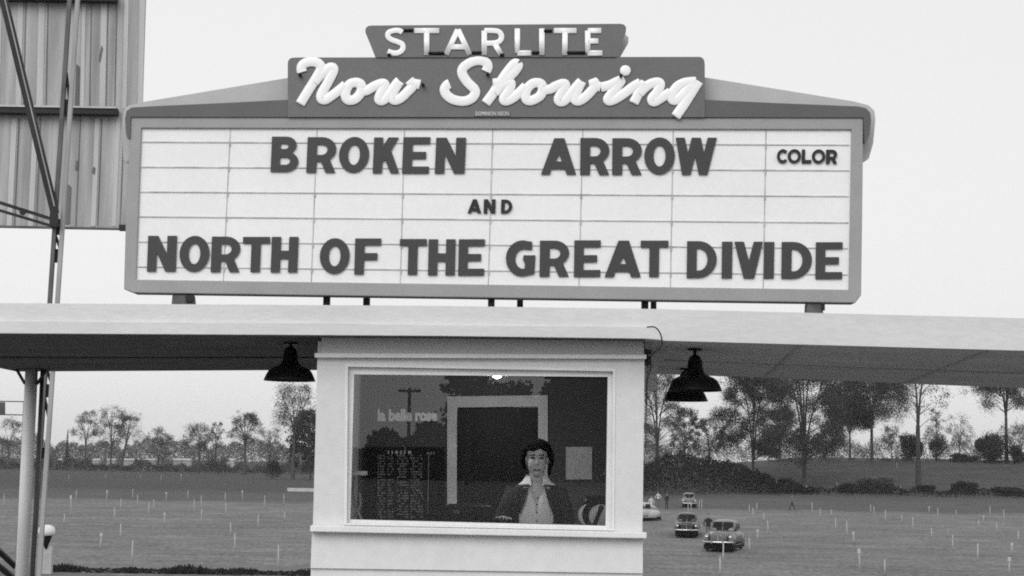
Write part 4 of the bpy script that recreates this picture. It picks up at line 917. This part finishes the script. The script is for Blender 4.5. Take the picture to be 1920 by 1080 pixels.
for x, y, wd, D, l in [(1655, 893, 90, 240, 'dark low bush at the foot of the bank left of the bare elm trunk'), (1735, 908, 40, 246, 'small dark bush touching the foot of the bare elm trunk'), (1812, 900, 56, 243, 'dark low bush at the foot of the bank under the domed bush'), (1885, 912, 80, 240, 'long dark low bush at the foot of the bank at the far right'), (1595, 905, 50, 240, 'small low bush at the field edge right of the great elm')]:
    tree('bush', l, 'bush', x, y, wd, D, int(x), 'bush', 900, mat_i=1, group=GB)
# masses nobody could count
def brush(name, label, x0, x1, D0, D1, ytop, n, mi, seed, s=None, rag=1.0, fade=None):
    rnd = random.Random(seed); mb = MB()
    hs = [rnd.gauss(0, 4) for _ in range(400)]; h2 = [rnd.gauss(0, 5) for _ in range(200)]
    for i in range(n):
        px = rnd.uniform(x0, x1); D = rnd.uniform(D0, D1)
        if fade and px > fade + (x1 - fade) * rnd.random(): continue
        if fade and px > fade: D = lerp(D0, D, max(0, 1 - (px - fade) / 90))
        g = gnd(px, D)
        bi = (px - x0) / 9.0; b0 = int(bi); bt = bi - b0
        yt = ytop(px) + rag * (lerp(hs[b0], hs[b0 + 1], bt) + lerp(h2[b0 // 4], h2[b0 // 4 + 1], (b0 % 4 + bt) / 4) + rnd.gauss(0, 2))
        H = max(.4, P(px, yt, D).z - g.z); leafq(mb, g + Vector((0, 0, H * rnd.random() ** .7)), s or .7 * D / 3000, rnd)
    tag(mb.build(name, M_leaf[mi], weld=False), label, 'woods', kind='stuff')
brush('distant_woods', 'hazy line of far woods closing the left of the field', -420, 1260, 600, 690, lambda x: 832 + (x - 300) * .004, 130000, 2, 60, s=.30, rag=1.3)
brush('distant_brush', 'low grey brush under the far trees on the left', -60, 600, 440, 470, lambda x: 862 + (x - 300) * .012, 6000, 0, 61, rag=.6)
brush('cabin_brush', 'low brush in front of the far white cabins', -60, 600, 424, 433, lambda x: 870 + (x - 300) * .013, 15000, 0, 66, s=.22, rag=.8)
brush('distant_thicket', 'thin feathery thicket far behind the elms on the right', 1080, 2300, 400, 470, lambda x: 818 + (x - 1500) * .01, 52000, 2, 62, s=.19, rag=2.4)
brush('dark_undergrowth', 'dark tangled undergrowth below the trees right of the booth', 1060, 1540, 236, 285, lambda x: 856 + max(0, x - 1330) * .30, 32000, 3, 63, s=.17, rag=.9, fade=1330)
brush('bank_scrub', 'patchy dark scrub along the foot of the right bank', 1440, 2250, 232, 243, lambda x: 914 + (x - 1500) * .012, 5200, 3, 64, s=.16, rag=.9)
brush('bank_top_brush', 'fringe of brush along the top of the right bank', 1440, 2250, 292, 300, lambda x: 857 + (x - 1500) * .006, 5200, 2, 65, s=.15, rag=2.0)
# white cabins on the far left
for i, (x, wd, hh) in enumerate([(110, 12, 9), (182, 12, 7), (210, 14, 8), (243, 18, 9), (281, 20, 8), (334, 14, 7), (350, 16, 8), (432, 14, 9)]):
    D = 436; g = gnd(x, D); g.z = P(x, 872, D).z; g.z = zg(g.x, D); k = D / 3000
    lab = ['lone white cabin left of the row, seen below the spruces', 'leftmost white cabin of the far row', 'white cabin second from the left in the far row', 'long white cabin left of the middle of the far row', 'longest white cabin in the middle of the far row', 'small white cabin right of the middle of the far row', 'white cabin beside the flat ragged elm trunk', 'white cabin between the two dark elm trunks'][i]
    zb = g.z; top = P(x, 863, D).z; t = thing('cabin', lab, 'cabin', g, 'white cabins far across the field'); w2 = wd * k / 2
    mb = MB(); mb.box((g.x - w2, D - 1.2, zb - .2), (g.x + w2, D + 1.2, top)); mb.build('wall', mat('cabin_paint', .42, .8), t)
    mb = MB(); r = [Vector((g.x - w2 - .15, D - 1.4, top + .01)), Vector((g.x - w2 - .15, D, top + .45)), Vector((g.x - w2 - .15, D + 1.4, top + .01))]; mb.loft([r, [p + Vector((2 * w2 + .3, 0, 0)) for p in r]], smooth=False); mb.build('roof', M_gable, t)
    mb = MB(); mb.box((g.x - .3, D - 1.23, zb), (g.x + .25, D - 1.202, zb + 1.3)); mb.build('door', M_iron2, t)
# ------------------------------------------------------------------ what the window glass mirrors: things across the road behind the camera
YG = YB + .06
rnd_ = random.Random(9)
def mir(px, D): p = P(px, hor(px), D); return Vector((p.x, 2 * YG - D, 0))
D = 160; g = mir(765, D); zt = P(765, 727, D).z
up_ = thing('utility_pole', 'wooden utility pole with one cross arm, mirrored in the booth window', 'pole', g)
mb = MB(); mb.tube([(g.x, g.y, 0), (g.x, g.y, zt)], [.2, .15], 10); mb.build('pole', M_iron2, up_)
z = P(765, 733, D).z; mb = MB(); mb.box((g.x - 1.1, g.y - .08, z - .12), (g.x + 1.1, g.y + .08, z + .12)); mb.build('cross_arm', M_iron2, up_)
for s in (-.95, -.55, .55, .95): mb = MB(); mb.lathe([(.05, 0), (.06, .1), (.03, .16)], (g.x + s, g.y, z + .12), 8); mb.build('insulator', M_iron, up_)
GM = 'trees across the road mirrored in the window'
def mtree(name, lab, px, yt, wpx, D, seed, style, lv, mi, fork=.3, **k):
    g = mir(px, D); tree(name, lab, 'tree', px, P(px, yt, D).z, wpx * D / 3000, D, seed, style, lv, leaf=.34, mat_i=mi, fork=fork, base=g, group=GM, **k)
mtree('maple_tree', 'rounded tree mirrored in the booth window left of the utility pole', 722, 815, 66, 150, 50, 'round', 2400, 1, .08)
mtree('maple_tree', 'tree mirrored in the booth window right of the utility pole', 806, 805, 84, 150, 51, 'round', 2800, 1, .08)
mtree('elm_tree', 'forked bare tree mirrored at the top of the door frame in the window', 876, 672, 90, 120, 52, 'elm', 260, 2, .42)
mtree('maple_tree', 'broad tree mirrored in the middle of the booth window', 945, 748, 190, 150, 53, 'round', 7000, 1, .08)
mtree('maple_tree', 'big dense tree mirrored at the right of the booth window', 1085, 690, 130, 130, 54, 'round', 3600, 1, .1)

mb = MB(); rnd = random.Random(77)                                  # thicket along the far side of the road, under those trees
for i in range(15000):
    px = rnd.uniform(560, 1260); D = rnd.uniform(150, 158); g = mir(px, D); top = P(px, 838 + 6 * math.sin(px * .06) + 4 * math.sin(px * .15) - max(0, px - 840) * .03, D).z
    leafq(mb, g + Vector((0, 0, top * rnd.random() ** .8)), .3, rnd)
tag(mb.build('roadside_thicket', M_leaf[1], weld=False), 'dark thicket across the road mirrored in the window', 'thicket', kind='stuff')
# ================================================================== the cashier behind the glass
WY = 11.32; KM = WY / 3000
fx = P(1007, 859, WY); CX, EZ = fx.x, fx.z
wm = thing('person', 'woman with short dark hair, dark jacket and white open collared blouse behind the window', 'person', (CX, WY, .1))
def W(x, y, z): return Vector((CX + x, WY + y, EZ + z + (.024 if -.95 < z < -.135 else 0)))             # metres from the point between her eyes; -y is towards the window
mb = MB()
# head
mb.ell(W(0, .085, .032), (.077, .092, .084), 24, 16); mb.ell(W(0, .045, -.045), (.067, .068, .080), 22, 14); mb.ell(W(0, .0, -.105), (.026, .030, .026))
for s in (-1, 1):
    mb.ell(W(s * .078, .085, -.02), (.010, .02, .032)); mb.ell(W(s * .030, -.004, .022), (.026, .012, .008))
    mb.ell(W(s * .012, -.010, -.052), (.010, .012, .009))
mb.tube([W(0, -.006, .008), W(0, -.018, -.022), W(0, -.032, -.047)], [.008, .011, .014], 10); mb.ell(W(0, -.006, -.079), (.026, .012, .007)); mb.ell(W(0, -.004, -.089), (.022, .012, .007))
# neck, torso, hips, legs
mb.tube([W(0, .06, -.10), W(0, .07, -.19), W(0, .075, -.235)], [.056, .058, .070], 16)
rg = lambda z, a, b, yo=.075: [W(a * math.cos(q), yo + b * math.sin(q), z) for q in [2 * math.pi * i / 24 for i in range(24)]]
mb.loft([rg(-.20, .06, .05), rg(-.225, .15, .07), rg(-.26, .182, .085), rg(-.34, .175, .105), rg(-.42, .165, .12, .065), rg(-.52, .145, .105), rg(-.62, .135, .10), rg(-.72, .165, .115), rg(-.82, .175, .12), rg(-.88, .165, .11)])
fl = .1 - EZ
for s in (-1, 1):
    mb.tube([W(s * .085, .075, -.84), W(s * .085, .07, -1.12), W(s * .08, .085, fl + .10), W(s * .08, .085, fl + .05)], [.085, .058, .040, .038], 12); mb.ell(W(s * .08, .03, fl + .035), (.04, .12, .035))
# arms: her right arm rests on the counter (left in the picture), the other hangs by her side
A1 = [W(-.165, .075, -.255), W(-.225, .06, -.41), W(-.255, .03, -.485), W(-.245, -.10, -.470), W(-.228, -.18, -.447)]
A2 = [W(.165, .075, -.255), W(.215, .085, -.42), W(.225, .08, -.53), W(.215, .0, -.64), W(.205, -.05, -.72)]
mb.tube(A1, [.050, .043, .038, .032, .026], 14); mb.tube(A2, [.050, .043, .038, .032, .026], 14)
for h_, fw, dn in ((A1[-1], Vector((-.10, -.95, .12)), 0), (A2[-1], Vector((-.05, -.35, -.93)), 1)):
    fw = fw.normalized(); sd_ = Vector((1, 0, 0)); sd_ = (sd_ - fw * sd_.dot(fw)).normalized(); nm = sd_.cross(fw); nm = nm if nm.z > 0 or dn else -nm
    rot = Matrix((sd_, fw, nm)).transposed()
    mb.ell(h_ + fw * .045, (.040, .05, .019), 14, 9, 0, rot)
    for i, (o, L) in enumerate(zip((-.030, -.010, .011, .030), (.060, .072, .068, .052))):
        r0 = h_ + fw * .082 + sd_ * o * 1.05; p1 = r0 + fw * L * .5 + sd_ * o * .14 + nm * .004; p2 = p1 + fw * L * .42 + sd_ * o * .1 - nm * (.012 + .003 * i)
        mb.tube([r0 - fw * .02, r0, p1, p2], [.0095, .0095, .0085, .007], 8)
    tb = h_ + fw * .022 + sd_ * .036; mb.tube([tb - sd_ * .012, tb + fw * .02 + sd_ * .018, tb + fw * .05 + sd_ * .026 - nm * .006], [.013, .011, .008], 8)
M_face = mat('fair_skin', .52, .8, .05, 20, spec=.03)
M_eye = mat('eye_dark', .02, .3); M_lip = mat('lips', .17, .4)
def pick(c):
    x, y, z = c.x - CX, c.y - WY, c.z - EZ
    if y < .03:
        if abs(abs(x) - .031) < .016 and abs(z) < .0065: return 1
        if abs(abs(x) - .032) < .021 and abs(z - .024 + abs(abs(x) - .032) * .15) < .0042: return 1
        if abs(x) < .026 and abs(z + .083) < .0105 - abs(x) * .12: return 2
    return 0
body = remesh(mb, .0058, 'body', [M_face, M_eye, M_lip], wm, pick, 6)
# hair: short dark waves brushed off the forehead, full and uneven at the sides
M_curl = mat('wavy_dark_hair', .012, .95, .5, 90, spec=.03)
rnd = random.Random(3); mb = MB()
mb.ell(W(0, .105, .050), (.092, .092, .078), 20, 14)
for i in range(150):
    a = rnd.uniform(-.12, 1.12) * math.pi; e = rnd.uniform(-.5, 1.45)
    d = Vector((math.cos(a) * math.cos(e), .12 + abs(math.sin(a)) * math.cos(e) * .95, math.sin(e))); k = rnd.uniform(.97, 1.12)
    p = W(d.x * .088 * k, .088 + d.y * .088 * k, .036 + d.z * .080 * k)
    t = Vector((rnd.gauss(0, 1), rnd.gauss(0, 1), rnd.gauss(0, .7))).normalized() * .022
    mb.tube([p - t, p + Vector((0, 0, .006)), p + t], [.007, .015, .006], 7)
for i in range(60):                                                  # front roll of waves above the forehead
    x = rnd.uniform(-.082, .082); z = rnd.uniform(.072, .112) - abs(x) * .16 + .006 * math.sin(x * 60); q = 1 - (x / .087) ** 2 - ((z - .032) / .096) ** 2
    p = W(x, .085 - .098 * math.sqrt(max(0, q)) + .002, z); t = Vector((rnd.gauss(.6, .5), 0, rnd.gauss(.5, .4))).normalized() * .018
    mb.tube([p - t, p + Vector((0, -.004, 0)), p + t], [.006, .014, .006], 7)
for s in (-1, 1):
    for i in range(44):
        z = rnd.uniform(-.062 if s < 0 else -.105, .075); x = s * (.080 + .020 * math.sin(max(0, (z + .075) / .15) * math.pi) * rnd.uniform(.55, 1.1) + (.006 if s > 0 else 0)); p = W(x, rnd.uniform(.05, .14), z)
        t = Vector((rnd.gauss(0, .5), rnd.gauss(0, .6), 1)).normalized() * .02; mb.tube([p - t, p + Vector((s * .005, 0, 0)), p + t], [.006, .015, .006], 7)
remesh(mb, .0055, 'hair', [M_curl], wm, lambda c: 0, 1)
# white blouse: fitted shell with an open neck, button row
M_bl = mat('white_blouse', .78, .8, .06, 10, bump=.2); M_jk = mat('dark_jacket', .035, .85, .2, 8, bump=.2)
def shell(name, m, zs, grow, a0, a1, parent, th=.004, n=28):
    mb = MB(); R0 = []; R1 = []
    for z, a, b, yo, f0, f1 in zs:
        q = [lerp(f0, f1, i / n) for i in range(n + 1)]
        R0.append([W((a + grow) * math.sin(t), yo - (b + grow) * math.cos(t), z) for t in q]); R1.append([W((a + grow + th) * math.sin(t), yo - (b + grow + th) * math.cos(t), z) for t in q])
    k = n + 1
    for i in range(len(zs) - 1):
        for j in range(n):
            mb.add([R1[i][j], R1[i][j + 1], R1[i + 1][j + 1], R1[i + 1][j]], [(0, 1, 2, 3)], 0, True); mb.add([R0[i][j], R0[i + 1][j], R0[i + 1][j + 1], R0[i][j + 1]], [(0, 1, 2, 3)], 0, True)
    for i in range(len(zs) - 1):
        for j in (0, n): mb.add([R0[i][j], R1[i][j], R1[i + 1][j], R0[i + 1][j]], [(0, 1, 2, 3)], 0)
    for i in (0, len(zs) - 1):
        for j in range(n): mb.add([R0[i][j], R0[i][j + 1], R1[i][j + 1], R1[i][j]], [(0, 1, 2, 3)], 0)
    return mb.build(name, m, parent)
TZ = [(-.215, .125, .066), (-.235, .165, .078), (-.26, .184, .088), (-.34, .178, .108), (-.42, .168, .124), (-.52, .150, .112), (-.62, .142, .106), (-.70, .165, .115), (-.80, .178, .122)]
PI2 = math.pi
vneck = [.62, .42, .22, .02, .0, .0, .0, .0, .0]
bz = [(z, a, b, .072, v, 2 * PI2 - v) for (z, a, b), v in zip(TZ, vneck)]
bl_ = shell('blouse', M_bl, bz, .003, 0, 0, wm)
gap = [.66, .60, .56, .66, .74, .80, .85, .85, .85]
jz = [(z, a, b, .074, v, 2 * PI2 - v) for (z, a, b), v in zip(TZ, gap)]
jk = shell('jacket', M_jk, jz, .012, 0, 0, wm, .006)
mb = MB()
mb.tube([W(-.150, .075, -.245)] + A1[1:4] + [A1[3].lerp(A1[4], .7)], [.064, .058, .054, .047, .043], 16); mb.build('sleeve', M_jk, jk)
mb = MB(); mb.tube([W(.150, .075, -.245)] + A2[1:4] + [A2[3].lerp(A2[4], .7)], [.064, .058, .054, .047, .043], 16); mb.build('sleeve', M_jk, jk)
for s in (-1, 1):                                                    # wide pointed collar laid over the jacket, and its lapel
    pts = [(.045, .045, -.150), (.072, .085, -.140), (.098, .055, -.185), (.132, -.012, -.210), (.062, -.038, -.205), (.038, -.022, -.215)]
    f = [W(s * x, y - .012, z) for x, y, z in pts]; bq = [p + Vector((0, .007, -.004)) for p in f]; n = len(f); c0 = sum(f, Vector()) / n + Vector((0, -.012, .004)); mb = MB()
    mb.add(f + bq + [c0], [(i, (i + 1) % n, 2 * n) for i in range(n)] + [tuple(range(2 * n - 1, n - 1, -1))] + [(i, i + n, (i + 1) % n + n, (i + 1) % n) for i in range(n)]); mb.build('collar', M_bl, bl_)
    pts = [(.055, -.028, -.232), (.125, -.012, -.235), (.130, -.035, -.31), (.118, -.05, -.42), (.086, -.054, -.34)]
    f = [W(s * x, y - .012, z) for x, y, z in pts]; bq = [p + Vector((0, .008, 0)) for p in f]; n = len(f); mb = MB()
    mb.add(f + bq, [tuple(range(n)), tuple(range(2 * n - 1, n - 1, -1))] + [(i, i + n, (i + 1) % n + n, (i + 1) % n) for i in range(n)]); mb.build('lapel', M_jk, jk)
for z, y in ((-.30, -.033), (-.345, -.042), (-.40, -.057), (-.46, -.052)):
    mb = MB(); mb.lathe([(.001, -.004), (.006, -.003), (.006, .003)], W(.004, y - .002, z), 10, axis='y'); mb.build('button', M_iron, bl_)
sk = MB(); sk.loft([rg(-.74, .172, .122), rg(-.84, .186, .132), rg(-1.05, .20, .15), rg(-1.2, .205, .155)]); sk.build('skirt', mat('dark_skirt', .05, .85), wm)
# ================================================================== the hazy spring air
m = bpy.data.materials.new('spring_haze'); m.use_nodes = True; n = m.node_tree; n.nodes.clear()
o = n.nodes.new('ShaderNodeOutputMaterial'); v = n.nodes.new('ShaderNodeVolumePrincipled')
v.inputs['Color'].default_value = (.95, .95, .95, 1); v.inputs['Density'].default_value = .00015; v.inputs['Anisotropy'].default_value = .2
n.links.new(v.outputs[0], o.inputs['Volume'])
mb = MB(); mb.box((-2200, -300, -5), (2200, 1700, 60)); hz = mb.build('haze', m); tag(hz, kind='stuff'); hz['label'] = 'thin pale haze over the field'
